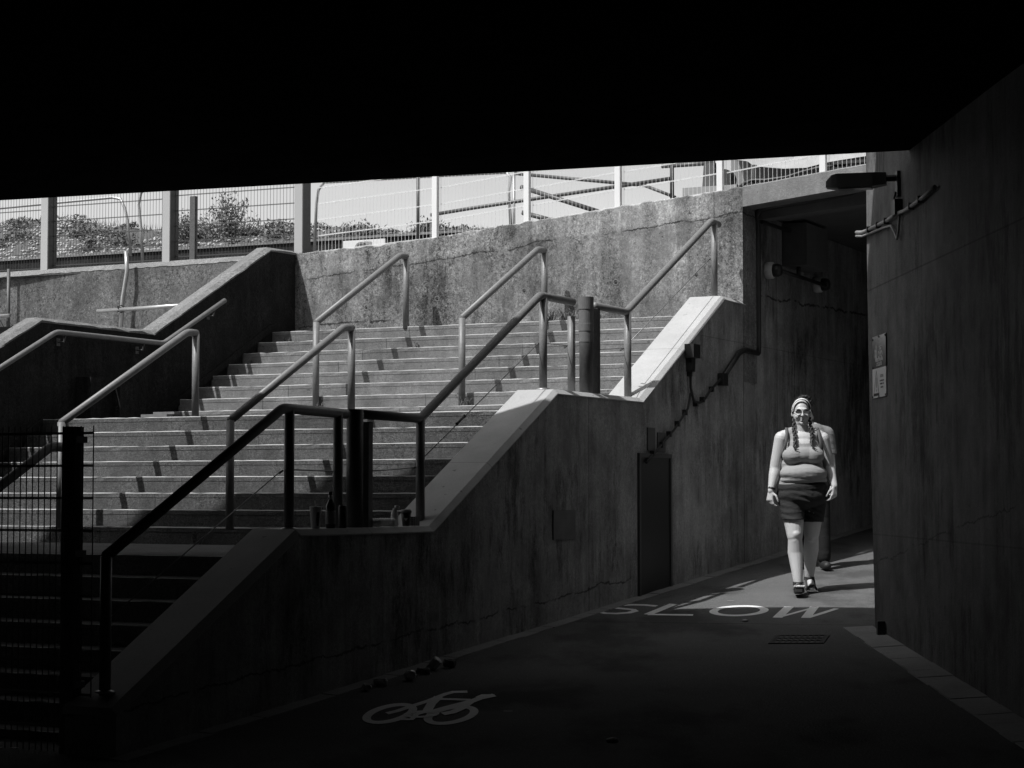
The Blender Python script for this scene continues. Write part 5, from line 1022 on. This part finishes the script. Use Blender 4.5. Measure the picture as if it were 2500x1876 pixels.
sandal((-.058, -.105, .032), (-.085, -.385, .062), 0, 0, (-.062, -.150, .108))
sandal((.083, .235, .045), (.092, -.02, .020), 0, 0, (.083, .185, .138))

FS[0] = 1.035; BM_ = Vector((3.165, 21.7, 0)); BM_.z = Gw(3.165, 21.7)
mn = thing('person', BM_, 'person almost hidden behind the woman, only a pale T-shirt shoulder, dark trousers and shoes showing', 'person')
bm = bm_()
ell(bm, (0, 0, 1.30), (.17, .11, .20)); ell(bm, (0, 0, 1.08), (.15, .11, .16)); ell(bm, (0, .02, .95), (.165, .12, .12)); rcone(bm, (-.01, .01, 1.42), (-.04, 0, 1.47), .055, .05)
for s_ in (-1, 1):
    rcone(bm, (s_*.05, .01, 1.42), (s_*.17, .01, 1.385), .055, .055); rcone(bm, (s_*.180, .01, 1.37), (s_*.215, .03, 1.10), .050, .040); rcone(bm, (s_*.215, .03, 1.10), (s_*.225, -.05, .88), .040, .026)
    fingers(bm, (s_*.225, -.05, .88), (0, -.05, -1), (-s_*.5, -.8, 0), (-s_*1, 0, 0))
    kx = s_*.10; ky = .14*s_*-1
    rcone(bm, (s_*.09, 0, .92), (kx, ky*.5, .50), .085, .06); rcone(bm, (kx, ky*.5, .50), (kx*1.05, ky, .10), .058, .038); rcone(bm, (kx*1.05, ky+.02, .04), (kx*1.1, ky-.15, .035), .036, .032)
ell(bm, (-.05, .02, 1.57), (.072, .092, .095)); ell(bm, (-.05, -.012, 1.515), (.06, .07, .07)); ell(bm, (.024, .02, 1.54), (.010, .018, .03)); ell(bm, (-.124, .02, 1.54), (.010, .018, .03)); rcone(bm, (-.05, -.075, 1.555), (-.05, -.095, 1.515), .009, .012, 8)
ell(bm, (-.05, -.075, 1.49), (.022, .01, .006)); ell(bm, (-.05, -.07, 1.455), (.03, .03, .02))
for s_ in (-1, 1): ell(bm, (-.05+s_*.03, -.072, 1.555), (.014, .010, .008))
finp('body', melt(bm, .007, 3), mSkin, mn, BM_)
bm = bm_(); ell(bm, (0, 0, 1.30), (.185, .125, .20)); ell(bm, (0, 0, 1.08), (.175, .13, .18)); ell(bm, (0, 0, .95), (.18, .135, .10))
for s_ in (-1, 1): rcone(bm, (s_*.05, .01, 1.415), (s_*.17, .01, 1.385), .064, .064); rcone(bm, (s_*.178, .01, 1.37), (s_*.208, .022, 1.17), .064, .062)
ts = trim(melt(bm, .008, 4), lambda p: .90 < p.z < 1.475 and not (abs(p.x) > .15 and p.z < 1.17+.0*p.x and abs(p.x) > .175)); finp('t_shirt', ts, cloth('tee_fabric', .22, fold=.18), mn, BM_, thick=.004)
bm = bm_(); ell(bm, (0, .01, .93), (.178, .13, .12))
for s_ in (-1, 1): kx = s_*.10; ky = .14*s_*-1; rcone(bm, (s_*.09, 0, .90), (kx, ky*.5, .50), .10, .078); rcone(bm, (kx, ky*.5, .50), (kx*1.05, ky, .12), .078, .066)
finp('trousers', trim(melt(bm, .009, 4), lambda p: p.z > .075), cloth('black_trousers', .016, fold=.2), mn, BM_, thick=.004)
for s_ in (-1, 1):
    kx = s_*.105; ky = .14*s_*-1; bm = bm_(); rcone(bm, (kx, ky+.04, .045), (kx*1.05, ky-.17, .040), .048, .044, 14, (1, .95)); ell(bm, (kx, ky+.01, .075), (.045, .06, .05)); sh = trim(melt(bm, .007, 2), lambda p: p.z > .006); finp('shoe', sh, mSandal, mn, BM_)
bm = bm_(); ell(bm, (-.05, .035, 1.59), (.078, .092, .092)); finp('hair', trim(melt(bm, .008, 1), lambda p: p.y > -.03 or p.z > 1.645), mHair, mn, BM_)
for o in bpy.data.objects:
    if '_w' in o: del o['_w']
